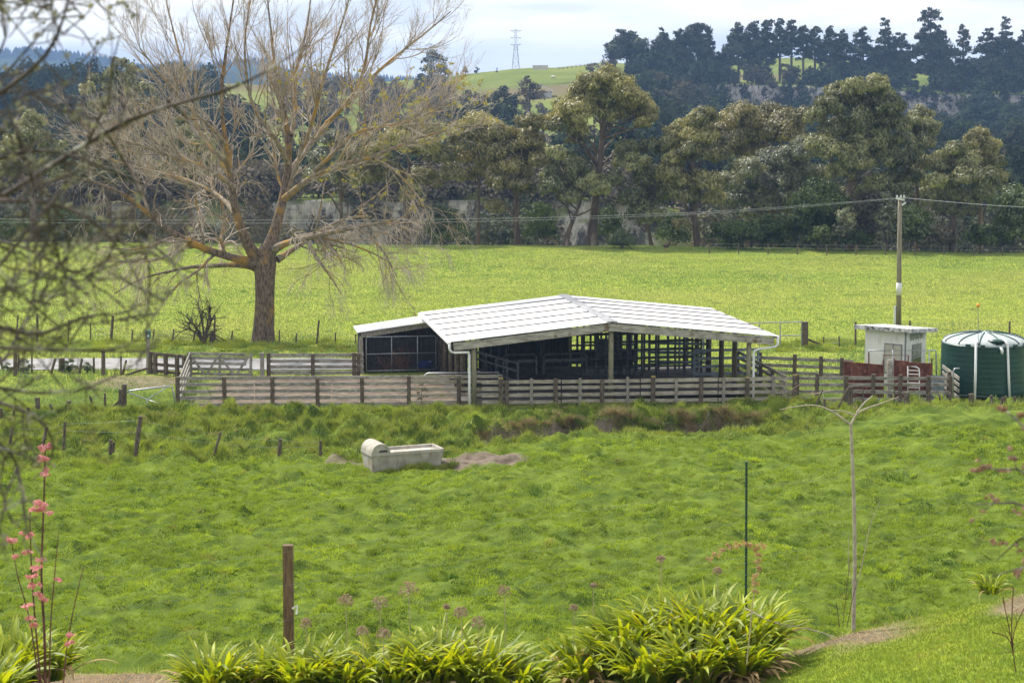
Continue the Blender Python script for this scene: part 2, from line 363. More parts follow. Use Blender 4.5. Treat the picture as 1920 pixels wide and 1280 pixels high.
M['grass'] = leafmat('paddock grass', (.045, .110, .010), (.43, .53, .048), .33, big=((.25, .33, .036), .35), c3=(.36, .31, .11), s3=1.5, lo3=.62, hi3=.76, gloss=.02)
M['fgrass'] = leafmat('field grass', (.125, .215, .060), (.275, .365, .122), .36, big=((.26, .315, .11), .05), c3=(.37, .36, .16), s3=.45, lo3=.64, hi3=.8, gloss=.02)
M['tgrass'] = leafmat('rank grass', (.030, .075, .012), (.42, .50, .065), .28, big=((.26, .30, .055), .8), c3=(.38, .32, .16), s3=1.1, lo3=.60, hi3=.74, gloss=.02)
M['lgrass'] = leafmat('mown lawn', (.12, .185, .018), (.25, .30, .035), .35, c3=(.36, .31, .07), s3=2.2, lo3=.58, hi3=.75, gloss=.02)
M['hang'] = leafmat('hanging dry grass', (.10, .075, .042), (.34, .27, .16), .2, c3=(.10, .15, .03), s3=1.2, lo3=.50, hi3=.60, gloss=0)
M['straw'] = leafmat('straw', (.28, .19, .10), (.52, .38, .22), .2, gloss=0)
# ------------------------------------------------------------------ terrain
_ex = [-700, 0, 540, 900, 1100, 1250, 1400, 1500, 1600, 1750, 1920, 2300, 2900]
_ey = [1262, 1262, 1262, 1266, 1255, 1255, 1240, 1218, 1186, 1150, 1112, 1040, 960]
EX = np.array([at(a, b, 22.0)[0] for a, b in zip(_ex, _ey)]); EZ = np.array([at(a, b, 22.0)[2] for a, b in zip(_ex, _ey)])
def lipY(X): return 63.2 + 2.6 * ss(-3, 3, X) + 3.0 * ss(8, 15, X) - 2.5 * ss(-8, -20, X)
def lipZ(X): return .28 * ss(-3.5, 1.5, X) + .50 * ss(9, 15, X)
def yardY(X): return 74.1 + .14 * np.clip(np.asarray(X, float) + 2, 0, 12)
def fieldY(X): return 154 - 7 * ss(6, 40, X)
def gz(X, Y, bumps=True):
    X = np.asarray(X, float); Y = np.asarray(Y, float)
    ze = np.interp(X, EX, EZ)
    lip = lipY(X); ye = yardY(X); lz = lipZ(X)
    lawn = ze + .12 * (22 - Y)
    pad = lz * ss(44, 63, Y)
    t = np.clip((Y - 22) / 15, 0, 1)
    bank = pad + (ze - pad) * (1 - t) ** 2.3
    gb = -.55 - .55 * ss(-5, 0, X) + .85 * ss(8.5, 13, X)
    q = (Y - lip) / (ye - lip)
    yz = -.12 - .10 * ss(2, 12, X)
    gul = np.where(q < .5, lz + (gb - lz) * ss(0, .42, q), gb + (yz - gb) * ss(.42, 1.0, q))
    rear = yz * (1 - ss(0, 3.5, Y - ye)) + .25 * ss(-4, -36, X) * ss(110, 150, Y)
    fy = fieldY(X); rear = rear - 7.2 * ss(0, 13, Y - fy)
    z = np.where(Y < 22, lawn, np.where(Y < lip, bank, np.where(Y < ye, gul, rear)))
    if bumps:
        rough = ss(lip - 1.5, lip + 2, Y) * (1 - ss(ye - .6, ye + .4, Y))
        padm = ss(30, 40, Y) * (1 - ss(lip - 2, lip + 1, Y))
        hum = np.abs(fbm(X * 1.15, Y * .95, 5, 3) - .5) * 2
        z = z + rough * (.85 * (.35 - hum) * .8 + .34 * (fbm(X * 2.6, Y * 2.6, 9, 2) - .5) + .26 * ss(.5, .8, vn(X * 1.9, Y * 1.9, 77)))
        cut = ss(-1.6, -.4, X) * (1 - ss(8.4, 9.6, X)); e0 = ye - 3.1 + 1.8 * (fbm(X * .55, 1.7 + 0 * X, 15, 3) - .5); gc = gb - .05 + (yz - .12 - gb) * ss(e0 - .12, e0 + .16, Y) + .12 * ss(e0 + .2, ye, Y)
        z = np.where((Y > lip + 2) & (Y < ye), z + cut * ss(lip + 2, lip + 3, Y) * (gc - gul), z)
        z = z + padm * (.16 * (fbm(X * .55, Y * .45, 21, 3) - .5) + .05 * (vn(X * 2.1, Y * 2.1, 31) - .5))
        z = z + padm * (.10 * ss(.72, .92, vn(X * 1.05, Y * .9, 37)) + .40 * (fbm(X * 1.7, Y * 1.5, 39, 3) - .5) + .10 * (vn(X * 4.1, Y * 3.6, 33) - .5))
        fm = ss(ye + 14, ye + 22, Y) * (1 - ss(150, 158, Y)); z = z + fm * .14 * (fbm(X * .22, Y * .16, 41, 3) - .5)
    return z
def dirt(X, Y):
    X = np.asarray(X, float); Y = np.asarray(Y, float); n = fbm(X * 1.2, Y * 1.2, 61, 3) - .5
    e = lambda cx, cy, rx, ry: 1 - ss(.75, 1.15, np.sqrt(((X - cx) / rx) ** 2 + ((Y - cy) / ry) ** 2) + n * .7)
    d = e(-.85, 62.6, 1.7, 1.0)
    d = np.maximum(d, e(-5.3, 62.9, .8, .5) * .8)
    d = np.maximum(d, ((X > -12.5) & (X < -1)).astype(float) * ss(yardY(X) + .6, yardY(X) + 1.4, Y + n) * (1 - ss(82, 83.4, Y + n)) * ss(-12.6, -11.6, X + n))
    d = np.maximum(d, e(-15.3, 81.0, 2.2, 2.0) * .8)
    e0 = yardY(X) - 3.1 + 1.8 * (fbm(X * .55, 1.7 + 0 * X, 15, 3) - .5)
    d = np.maximum(d, ss(-1.6, -.4, X) * (1 - ss(8.4, 9.6, X)) * ss(e0 - 1.4, e0 - .6, Y) * (1 - ss(e0 + .02, e0 + .22, Y + n * .3)))
    xa = at(1600, 1170, 22.3)
    d = np.maximum(d, (1 - ss(.3, 1.1, np.abs(Y - 22.0 + n * 1.6) / .85)) * ss(2.5, 2.9, X) * (1 - ss(3.9, 4.9, X)) * .95)
    d = np.maximum(d, e(-4.2, 20.9, 1.7, 1.5) * .95)
    d = np.maximum(d, e(at(1990, 1130, 21)[0], 21.3, .85, .75) * .9)
    return np.clip(d, 0, 1)

rows = np.concatenate([np.arange(-14, 14, .8), np.arange(14, 26, .2), np.arange(26, 36, .3), np.arange(36, 80, .12), np.arange(80, 112, .3), np.arange(112, 172, .5), [175, 180, 190, 205, 220, 240, 280, 400, 700, 1200, 2000, 3000, 4300]])
ca = np.concatenate([np.linspace(-1.45, -.30, 30)[:-1], np.linspace(-.30, .30, 430), np.linspace(.30, 1.45, 30)[1:]])
RR, CC = np.meshgrid(rows, ca, indexing='ij'); GX = CC * (np.maximum(RR, 0) + 9); GY = RR
GZ = gz(GX, GY)
nr, nc = GX.shape; idx = np.arange(nr * nc).reshape(nr, nc)
quads = np.stack([idx[:-1, :-1], idx[:-1, 1:], idx[1:, 1:], idx[1:, :-1]], -1).reshape(-1, 4)
zone = ss(yardY(GX) + 1, yardY(GX) + 10, GY); lawnm = 1 - ss(22.0, 22.8, GY)
m, t, o = newmat('ground'); p = nd(t, 'ShaderNodeBsdfPrincipled'); p.inputs['Roughness'].default_value = .95; p.inputs['Specular IOR Level'].default_value = .1
az = nd(t, 'ShaderNodeAttribute', attribute_name='zone').outputs['Fac']; al = nd(t, 'ShaderNodeAttribute', attribute_name='lawn').outputs['Fac']; ad = nd(t, 'ShaderNodeAttribute', attribute_name='dirt').outputs['Fac']
pad = ramp(t, noise(t, 1.1, (1, 1, 1), 6), .35, .68, (.055, .09, .010), (.15, .20, .024))
fld = ramp(t, noise(t, .6, (1, 1, 1), 8, .65), .35, .68, (.18, .24, .025), (.31, .34, .05))
fld = mix(t, ramp(t, noise(t, .10, (1, 1, 1), 4), .45, .65), fld, (.27, .29, .05))
lw = ramp(t, noise(t, 2.4, (1, 1, 1), 6), .35, .65, (.13, .20, .014), (.26, .31, .03))
col = mix(t, al, mix(t, az, pad, fld), lw)
drt = ramp(t, noise(t, 2.2, (1, 1, 1), 6, .65), .3, .7, (.075, .055, .040), (.24, .195, .15))
col = mix(t, ad, col, drt)
t.links.new(col, p.inputs['Base Color'])
bm = nd(t, 'ShaderNodeBump'); bm.inputs['Strength'].default_value = .8; bm.inputs['Distance'].default_value = .08
t.links.new(noise(t, 5, (1, 1, 1), 6, .7), bm.inputs['Height']); t.links.new(bm.outputs[0], p.inputs['Normal']); t.links.new(p.outputs[0], o.inputs[0])
M['ground'] = m
g = mk('ground', np.stack([GX, GY, GZ], -1).reshape(-1, 3), [quads], m, smooth=True, attrs={'zone': zone.ravel(), 'lawn': lawnm.ravel(), 'dirt': dirt(GX, GY).ravel()})
tag(g, 'rolling green pasture ground', kind='structure')

def strip(name, cx, cyl, cyh, mat, dz=.03):
    xs = np.asarray(cx, float); n = 7
    V = []
    for k in range(n):
        f = k / (n - 1); yy = np.asarray(cyl) * (1 - f) + np.asarray(cyh) * f
        V.append(np.stack([xs, yy, gz(xs, yy) + dz], -1))
    V = np.stack(V, 1).reshape(-1, 3); I = np.arange(len(xs) * n).reshape(len(xs), n)
    q = np.stack([I[:-1, :-1], I[1:, :-1], I[1:, 1:], I[:-1, 1:]], -1).reshape(-1, 4)
    return tag(mk(name, V, [q], mat, smooth=True), kind='structure')
xs = np.linspace(-60, -6.6, 160)
strip('gravel_road', xs, 84.4 + .35 * (vn(xs * .6, 0, 3) - .5), 88.0 + .4 * (vn(xs * .6, 5, 4) - .5), M['gravel'])

# ------------------------------------------------------------------ hills beyond the field (fan-shaped height fields, each column a profile of (distance, height in the frame))
def fanhill(name, cols, ua, rowsY, mat, nz=(.0, .02), label=None, rough=None):
    us = np.array([c[0] for c in cols], float)
    U, Y = np.meshgrid(ua, rowsY, indexing='ij')
    PY = np.stack([np.interp(rowsY, [a for a, b in c[1]], [b for a, b in c[1]]) for c in cols])   # (ncol, nrow)
    py = np.stack([np.interp(ua, us, PY[:, j]) for j in range(len(rowsY))], 1)
    b = (640 - py) / F; a = (U - 960) / F; dy = cp + b * sp; dz = -sp + b * cp; k = Y / dy
    X = a * k; Z = CZ + dz * k
    if rough is not None: Y2 = Y + rough(X, Y, Z); Z = Z + nz[0] * (fbm(X * nz[1], Y * nz[1], 11, 4) - .5)
    else: Y2 = Y; Z = Z + nz[0] * (fbm(X * nz[1], Y * nz[1], 11, 4) - .5)
    I = np.arange(U.size).reshape(U.shape)
    q = np.stack([I[:-1, :-1], I[1:, :-1], I[1:, 1:], I[:-1, 1:]], -1).reshape(-1, 4)
    o = mk(name, np.stack([X, Y2, Z], -1).reshape(-1, 3), [q], mat, smooth=True); tag(o, label, kind='structure')
    return X, Y2, Z
m, t, o = newmat('hillside'); p = nd(t, 'ShaderNodeBsdfPrincipled'); p.inputs['Roughness'].default_value = 1; p.inputs['Specular IOR Level'].default_value = 0
geo = nd(t, 'ShaderNodeNewGeometry'); sx = nd(t, 'ShaderNodeSeparateXYZ'); t.links.new(geo.outputs['True Normal'], sx.inputs[0])
gr = ramp(t, noise(t, .035, (1, 1, 1), 7, .6), .36, .62, (.10, .135, .036), (.18, .205, .06))
gr = mix(t, ramp(t, noise(t, .012, (1, 1, 1), 4), .52, .62), gr, (.15, .125, .07))
rk = ramp(t, noise(t, 1.1, (1, 1, .35), 8, .7), .36, .62, (.22, .205, .18), (.47, .435, .385))
rk = mix(t, ramp(t, noise(t, .30, (1, 1, .5), 8, .75), .47, .54), rk, (.07, .065, .055))
t.links.new(mix(t, ramp(t, sx.outputs[2], .45, .75), rk, gr), p.inputs['Base Color'])
t.links.new(p.outputs[0], o.inputs[0]); M['hill'] = m
clf = lambda a, b, c: [(548, a), (556, b), (600, c)]
hc = [
 (-900, [(219, 500), (224, 390), (240, 382), (300, 345), (380, 262), (460, 190), (520, 160), (600, 158), (700, 175), (900, 200)]),
 (300, [(219, 500), (224, 385), (240, 378), (300, 345), (380, 262), (460, 195), (520, 163), (600, 160), (700, 175), (900, 200)]),
 (560, [(219, 500), (223, 384), (240, 364), (300, 335), (380, 270), (460, 215), (520, 172), (600, 160), (700, 175), (900, 200)]),
 (700, [(219, 500), (223, 380), (240, 358), (300, 338), (380, 280), (460, 215), (520, 180), (600, 158), (700, 170), (900, 200)]),
 (819, [(219, 500), (223, 378), (240, 352), (300, 335), (380, 280), (460, 220), (520, 182), (600, 148), (700, 160), (900, 190)]),
 (880, [(219, 500), (223, 378), (240, 350), (300, 335), (380, 280), (460, 220), (520, 180), (600, 137), (700, 150), (900, 180)]),
 (960, [(219, 500), (223, 378), (240, 348), (300, 338), (380, 280), (460, 220), (520, 175), (600, 127), (700, 140), (900, 175)]),
 (1052, [(219, 500), (223, 380), (240, 352), (300, 335), (380, 275), (460, 215), (520, 168), (600, 127), (700, 135), (900, 170)]),
 (1138, [(219, 500), (223, 387), (240, 366), (300, 335), (380, 275), (460, 215), (520, 160), (600, 121), (700, 128), (900, 165)]),
 (1240, [(219, 500), (223, 400), (240, 392), (300, 340), (380, 285), (460, 240), (520, 200), (553.5, 185), (556, 160), (600, 130), (700, 120), (900, 150)]),
 (1340, [(219, 500), (223, 420), (240, 412), (300, 360), (380, 300), (460, 262), (520, 238), (553.5, 228), (556, 160), (600, 140), (700, 112), (900, 120)]),
 (1500, [(219, 510), (223, 440), (240, 430), (300, 370), (380, 312), (460, 272), (520, 248), (553.5, 238), (556, 162), (600, 144), (700, 112), (900, 118)]),
 (1680, [(219, 515), (223, 445), (240, 435), (300, 375), (380, 320), (460, 280), (520, 252), (553.5, 240), (556, 172), (600, 148), (700, 122), (900, 120)]),
 (1800, [(219, 515), (223, 445), (240, 435), (300, 380), (380, 325), (460, 285), (520, 258), (553.5, 244), (556, 180), (600, 150), (700, 126), (900, 122)]),
 (2900, [(219, 515), (223, 445), (240, 435), (300, 380), (380, 325), (460, 285), (520, 258), (553.5, 246), (556, 200), (600, 160), (700, 130), (900, 125)]),
]
hrows = np.concatenate([[219], np.linspace(221.5, 225, 12), np.linspace(230, 540, 110), np.linspace(545, 559, 26), np.linspace(562, 900, 70)])
HU = np.linspace(-800, 2800, 620)
HX, HY, HZ = fanhill('hillside', hc, HU, hrows, M['hill'], (2.4, .03), 'green hillside with pale cliffs',
    rough=lambda X, Y, Z: np.where((Y > 546) & (Y < 561), 9 * (fbm(X * .035, Z * .02, 8, 4) - .5), np.where(Y < 226, 8 * (fbm(X * .09, Z * .1, 18, 4) - .5), 0)))
def hz(u, Y):   # height on the hillside at frame column u, distance Y
    j = np.interp(Y, hrows, np.arange(len(hrows))); i = np.interp(u, HU, np.arange(len(HU)))
    i0 = np.floor(i).astype(int).clip(0, len(HU) - 2); j0 = np.floor(j).astype(int).clip(0, len(hrows) - 2); a = i - i0; b = j - j0
    f = lambda A: (A[i0, j0] * (1 - a) + A[i0 + 1, j0] * a) * (1 - b) + (A[i0, j0 + 1] * (1 - a) + A[i0 + 1, j0 + 1] * a) * b
    return f(HX), f(HY), f(HZ)
m, t, o = newmat('far hills'); p = nd(t, 'ShaderNodeBsdfPrincipled'); p.inputs['Roughness'].default_value = 1; p.inputs['Specular IOR Level'].default_value = 0
c = ramp(t, noise(t, .006, (1, 1, 1), 6, .6), .40, .60, (.014, .024, .02), (.035, .05, .03))
t.links.new(c, p.inputs['Base Color']); t.links.new(p.outputs[0], o.inputs[0]); M['far'] = m
fc = [(-900, 92), (-100, 98), (0, 100), (60, 98), (120, 106), (170, 116), (250, 126), (300, 124), (330, 120), (380, 126), (440, 118), (480, 116), (520, 132), (560, 134), (600, 144), (700, 152), (780, 156), (840, 165), (1000, 170), (2900, 170)]
fcols = [(u, [(1300, 210), (1700, 172), (2000, (py + 150) / 2 + 4), (2500, py), (3000, py + 40)]) for u, py in fc]
FU = np.linspace(-800, 2800, 300); fr_ = np.linspace(1300, 3000, 60)
FX, FY, FZ = fanhill('far_hills', fcols, FU, fr_, M['far'], (10, .006), 'blue forested hills on the horizon')
# ------------------------------------------------------------------ milking shed
L0 = np.array([-2.217, 74.65]); WA = np.array([.9875, .1575]); DA = np.array([-.1575, .9875])
def P(wd, d, z): q = L0 + WA * wd + DA * d; return np.array([q[0], q[1], z])
W3 = np.array([WA[0], WA[1], 0]); D3 = np.array([DA[0], DA[1], 0])
RW, RZ, EZL, EZR, WR, DD = 6.11, 3.06, 2.42, 2.39, 12.52, 10.15
def roofz(wd): return EZL + (RZ - EZL) * wd / RW if wd <= RW else RZ + (EZR - RZ) * (wd - RW) / (WR - RW)
shed = thing('milking_shed', 'open-sided shed with white gabled roof and grey timber fascia beside the stock yards', 'shed', P(6.11, 5, 0))
rf = MB()
edges = [0, 1.72, 3.5, 5.3, 7.05, 8.7, DD]
for side in (0, 1):
    w0, w1 = ((-.12, RW - .02) if side == 0 else (RW + .02, WR + .12))
    for i in range(6):
        a, b = edges[i] + (.03 if i else -.12), edges[i + 1] - .03
        nb = 9
        for k in range(nb):     # low corrugation folds along each sheet
            d0 = a + (b - a) * k / nb; d1 = a + (b - a) * (k + 1) / nb
            z0, z1 = roofz(max(0, min(WR, w0))), roofz(max(0, min(WR, w1)))
            f = .012 if k % 2 else 0
            rf.hexa([P(w0, d0, z0 + .03 + f), P(w1, d0, z1 + .03 + f), P(w1, d1, z1 + .03 + f), P(w0, d1, z0 + .03 + f)],
                    [P(w0, d0, z0 + .055 + f), P(w1, d0, z1 + .055 + f), P(w1, d1, z1 + .055 + f), P(w0, d1, z0 + .055 + f)])
roof = rf.build('roof', M['roof'], shed)
sm = MB()
for i in range(1, 6):
    for w0, w1 in ((-.1, RW - .2), (RW + .2, WR + .1)):
        sm.beam(P(w0, edges[i], roofz(max(0, w0)) + .055), P(w1, edges[i], roofz(min(WR, w1)) + .055), .05, .085)
sm.build('seam_batten', M['seam'], shed)
cp_ = MB()
for s in (-1, 1):
    a = P(RW, -.16, RZ + .085); b = P(RW, DD + .05, RZ + .085); off = W3 * .22 * s + np.array([0, 0, -.022])
    cp_.hexa([a - [0, 0, .008], b - [0, 0, .008], b + off - [0, 0, .008], a + off - [0, 0, .008]] if s < 0 else [b - [0, 0, .008], a - [0, 0, .008], a + off - [0, 0, .008], b + off - [0, 0, .008]],
             [a, b, b + off, a + off] if s < 0 else [b, a, a + off, b + off])
cp_.build('ridge_cap', M['ridge'], roof)
fl = MB()
for w0, w1 in ((0, RW - .16), (RW + .16, WR)):
    fl.beam(P(w0, -.06, roofz(w0) - .16), P(w1, -.06, roofz(w1) - .16), .05, .29)
fl.build('fascia', M['fascia'], shed)
jb = MB().box(P(RW, -.07, RZ - .17), (.31, .05, .3), W3).build('ridge_block', M['fascia'], shed)
fb = MB()
for w0, w1 in ((0, RW), (RW, WR)): fb.beam(P(w0, DD - .05, roofz(w0) - .12), P(w1, DD - .05, roofz(w1) - .12), .05, .2)
for d in (2.6, 5.1, 7.6):
    for w0, w1 in ((0, RW), (RW, WR)): fb.beam(P(w0, d, roofz(w0) - .14), P(w1, d, roofz(w1) - .14), .06, .2)
fb.build('rafter', M['darkwall'], shed)
gt = MB().beam(P(-.16, -.1, EZL - .02), P(-.16, DD, EZL - .02), .10, .09).build('gutter', M['whitepipe'], shed)
gt2 = MB().beam(P(WR + .16, -.1, EZR - .02), P(WR + .16, DD, EZR - .02), .10, .09).build('gutter', M['whitepipe'], shed)
for wd, dp in ((0, .77), (1, 11.52)):
    pass
for wd, zb, zt in ((.80, -.2, roofz(.8)), (RW, -.2, RZ - .02), (11.57, -.6, roofz(11.57))):
    MB().tube([P(wd, .12, zb), P(wd, .12, (zb + zt) / 2), P(wd, .12, zt - .1)], [.105, .10, .095], 10).build('post', M['shedpost'], shed, smooth=True)
for d in (2.1, 4.1, 6.1, 8.1, 10.0):
    MB().tube([P(11.55, d, -.3), P(11.55, d, roofz(11.55) - .05)], [.11, .10], 8).build('post', M['post'], shed, smooth=True)
for d in (2.6, 4.4, 6.2, 8.0, 9.9):
    MB().tube([P(.72, d, -.3), P(.72, d, roofz(.72) - .05)], [.115, .105], 8).build('post', M['post'], shed, smooth=True)
for wd, d in ((4.3, 5.1), (6.1, 9.7), (8.2, 9.8)):
    MB().tube([P(wd, d, -.3), P(wd, d, roofz(wd) - .1)], [.1, .1], 8).build('post', M['darkwall'], shed, smooth=True)
# downpipes: left one cranks back from the gutter corner to the post
MB().tube([P(-.16, -.08, EZL - .05), P(-.16, -.08, EZL - .22), P(-.10, -.08, EZL - .34), P(.02, -.06, EZL - .38), P(.48, .0, EZL - .38), P(.585, .02, EZL - .40), P(.61, .03, EZL - .5), P(.61, .03, 1.0), P(.62, .02, -.22)], .048, 8).build('downpipe', M['whitepipe'], shed, smooth=True)
MB().tube([P(WR + .14, -.08, EZR - .05), P(WR + .14, -.08, EZR - .3), P(WR + .04, -.06, EZR - .38), P(11.95, .02, EZR - .46), P(11.78, .03, EZR - .52), P(11.74, .03, EZR - .62), P(11.74, .03, 1.0), P(11.74, .02, -.42), P(11.86, -.1, -.46)], .046, 8).build('downpipe', M['whitepipe'], shed, smooth=True)
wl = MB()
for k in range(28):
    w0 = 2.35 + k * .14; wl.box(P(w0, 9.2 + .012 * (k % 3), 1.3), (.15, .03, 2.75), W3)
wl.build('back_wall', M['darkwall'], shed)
wl = MB()
for k in range(20): wl.box(P(1.05 + .01 * (k % 3), 4.9 + k * .2, .55), (.19, .03, 1.3), D3)
wl.build('side_boards', M['darkwall'], shed)
wf = MB()
a0, b0 = 3.55, 5.05
for w0, w1, z0, z1 in ((a0, b0, 2.2, 2.2), (a0, a0, .9, 2.2), (4.58, 4.58, 1.3, 2.2), (b0, b0, 1.3, 2.2), (4.58, b0, 1.32, 1.32)):
    wf.beam(P(w0, 9.13, z0), P(w1, 9.13, z1), .05, .05, up=(0, 1, 0))
wf.build('window_frame', M['bluesteel'], shed)
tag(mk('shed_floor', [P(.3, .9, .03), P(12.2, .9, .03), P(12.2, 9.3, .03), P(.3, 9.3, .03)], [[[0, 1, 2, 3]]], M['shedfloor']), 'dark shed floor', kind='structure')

# ------------------------------------------------------------------ lean-to with mesh front
LW0, LW1, LD0, LD1 = -2.72, .72, 9.25, 11.2
lean = thing('dog_kennel', 'low dark lean-to with white sloping roof and chain-link front beside the shed', 'lean-to', P(-1, 11, 0))
lz = lambda wd: 1.63 + (wd - LW0) * .135
lr = MB()
for k in range(10):
    d0 = LD0 - .15 + (LD1 - LD0 + .2) * k / 10; d1 = LD0 - .15 + (LD1 - LD0 + .2) * (k + 1) / 10; f = .012 * (k % 2)
    lr.hexa([P(LW0 - .18, d0, lz(LW0) + .12 + f), P(LW1 - .1, d0, lz(LW1) + .12 + f), P(LW1 - .1, d1, lz(LW1) + .12 + f), P(LW0 - .18, d1, lz(LW0) + .12 + f)],
            [P(LW0 - .18, d0, lz(LW0) + .16 + f), P(LW1 - .1, d0, lz(LW1) + .16 + f), P(LW1 - .1, d1, lz(LW1) + .16 + f), P(LW0 - .18, d1, lz(LW0) + .16 + f)])
lr.build('roof', M['roof'], lean)
MB().beam(P(LW0, LD0, lz(LW0) + .0), P(LW1, LD0, lz(LW1) + .0), .05, .2).build('fascia', M['greypost'], lean)
MB().box(P(LW0, LD0, .75), (.14, .14, 1.7), W3).build('post', M['greypost'], lean)
MB().box(P(LW1, LD0 + .1, .9), (.16, .14, 1.95), W3).build('post', M['post'], lean)
kw = MB().beam(P(LW0 + .02, LD0 + .1, .75), P(LW0 + .02, LD1, .75), .04, 1.6).beam(P(LW1, LD0 + .2, .9), P(LW1, LD1, .9), .04, 1.9).beam(P(LW0, LD1, .85), P(LW1, LD1, .85), .04, 1.9)
kw.build('wall', M['darkwall'], lean)
gate = MB(); gz0, gz1 = .12, 1.56; ga, gb_ = LW0 + .2, LW1 - .28
gate.tube([P(ga, LD0 - .06, gz0), P(ga, LD0 - .06, gz1 - .05), P(ga + .05, LD0 - .06, gz1), P(gb_ - .05, LD0 - .06, gz1), P(gb_, LD0 - .06, gz1 - .05), P(gb_, LD0 - .06, gz0)], .021, 6)
for z in (gz0, .84): gate.tube([P(ga, LD0 - .06, z), P(gb_, LD0 - .06, z)], .018, 6)
for f in (.365, .735): gate.tube([P(ga + (gb_ - ga) * f, LD0 - .06, gz0), P(ga + (gb_ - ga) * f, LD0 - .06, gz1)], .018, 6)
go = gate.build('mesh_gate', M['steel'], lean, smooth=True)
cl = MB(); st = .075
n = int((gb_ - ga + gz1 - gz0) / st)
for k in range(n):
    for s in (0, 1):
        # diagonals clipped to the frame
        x0 = ga + k * st; z0 = gz0; x1 = x0 - (gz1 - gz0); z1 = gz1
        if x0 > gb_: z0 = gz0 + (x0 - gb_); x0 = gb_
        if x1 < ga: z1 = gz1 - (ga - x1); x1 = ga
        if z1 - z0 < .02: continue
        if s: x0, x1 = ga + gb_ - x0, ga + gb_ - x1
        cl.beam(P(x0, LD0 - .05 - .008 * s, z0), P(x1, LD0 - .05 - .008 * s, z1), .0045, .0045)
cl.build('chain_link', M['darksteel'], go)
MB().hexa([P(LW0, LD0 + .05, -.15), P(LW1, LD0 + .05, -.15), P(LW1, LD1, -.15), P(LW0, LD1, -.15)], [P(LW0, LD0 + .05, .10), P(LW1, LD0 + .05, .10), P(LW1, LD1, .10), P(LW0, LD1, .10)]).build('floor', M['darkwall'], lean)  # dark slab added inside the lean-to, interior shade put into its colour
dbx = np.array([P(-1.2, 9.85, 0)]); rc = []
c0 = np.zeros((16, 5, 3)); r0 = np.zeros((16, 5))
for i in range(16):
    a = random.uniform(0, 6.28); d = np.array([math.cos(a) * .4, math.sin(a) * .15, random.uniform(.5, 1.0)]); p0 = P(-1.15 + random.uniform(-.5, .5), 9.75, .02)
    for k in range(5): c0[i, k] = p0 + d * k * random.uniform(.18, .3); r0[i, k] = .02 - .003 * k
c1, r1 = grow(c0, r0, 8, .45, 55, k=4, wob=.3, rmin=.008); v, q = join([tubes(c0, r0, 4), tubes(c1, r1, 3)])
tag(mk('dead_brush', v, [q], M['deadwood'], loc=P(-1.15, 9.8, 0)), 'heap of rusty dead branches behind the chain-link gate', 'branches')
bb = MB().lathe(P(.05, 10.1, 0), [(.0, .02), (.30, .02), (.34, .3), (.34, .34), (.29, .34), (.27, .1), (0, .08)], 18)
tag(bb.build('feed_tub', M['blue'], None, P(.05, 10.1, 0), smooth=True), 'blue plastic tub inside the dark lean-to', 'tub')

# ------------------------------------------------------------------ fences
def board_fence(name, label, group, line, rails, posts, rail_mat, post_mat, post_top, rh=.135, postw=.15, front=-.06, under=-.45, square=True, jitter=.012, postmats=None):
    """line: list of ground points (x,y,z); rails: heights; posts: fractions of the whole length"""
    line = [np.asarray(p, float) for p in line]; t = thing(name, label, 'fence', line[0], group)
    seg = [np.linalg.norm((b - a)[:2]) for a, b in zip(line, line[1:])]; tot = sum(seg)
    def on(f):
        s = f * tot
        for a, b, l in zip(line, line[1:], seg):
            if s <= l + 1e-6: return a + (b - a) * (s / l), (b - a)
            s -= l
        return line[-1], line[-1] - line[-2]
    for h in rails:
        r = MB()
        for a, b in zip(line, line[1:]):
            L = np.linalg.norm(b - a); n = max(1, int(round(L / 3.4)))
            for i in range(n):
                pa = a + (b - a) * (i / n) + [0, 0, h + random.uniform(-1, 1) * jitter]; pb = a + (b - a) * ((i + 1) / n - .004) + [0, 0, h + random.uniform(-1, 1) * jitter]
                r.beam(pa, pb, .04, rh * random.uniform(.92, 1.05))
        r.build('rail', rail_mat, t)
    for i, f in enumerate(posts):
        p, d = on(f); d = d / np.linalg.norm(d); nrm = np.array([d[1], -d[0], 0]); nrm = nrm if nrm[1] < 0 else -nrm
        c = p - nrm * front; top = post_top + random.uniform(-.04, .05); lean_ = np.array([random.uniform(-.02, .02), random.uniform(-.02, .02), 0])
        pm = postmats[i % len(postmats)] if postmats else post_mat
        w_ = postw if pm is not M['greypost'] else postw * .7
        b = MB()
        h0 = c + [0, 0, under]; h1 = c + [0, 0, top] + lean_
        if square: b.beam(h0, h1, w_, w_ * .8, up=tuple(nrm))
        else: b.tube([h0, (h0 + h1) / 2 + lean_ * .3, h1], [w_ * .55, w_ * .52, w_ * .5], 9)
        po = b.build('post', pm, t, smooth=False)
        if postmats and pm is M['post'] and random.random() < .6:
            MB().box(h1 + [0, 0, .012], (w_ * 1.05, w_ * .9, .05), d).build('lichen_cap', M['lichen'], po)
    return t
def run(x0, x1, py, n=6, z=None):   # ground points along a frame row
    r = []
    for k in range(n):
        px = x0 + (x1 - x0) * k / (n - 1); y = py[0] + (py[1] - py[0]) * k / (n - 1); r.append(atz(px, y, z if z is not None else 0))
    return r
def fr_of(line, pxs):
    a, b = line[0], line[-1]; r = []
    for px in pxs:
        k = (px - 960) / F
        # solve X/depth = k along the line
        f = np.linspace(0, 1, 600); q = a + (b - a) * f[:, None]; u = pxof(q[:, 0], q[:, 1], q[:, 2])[0]; r.append(float(f[np.argmin(np.abs(u - px))]))
    return r
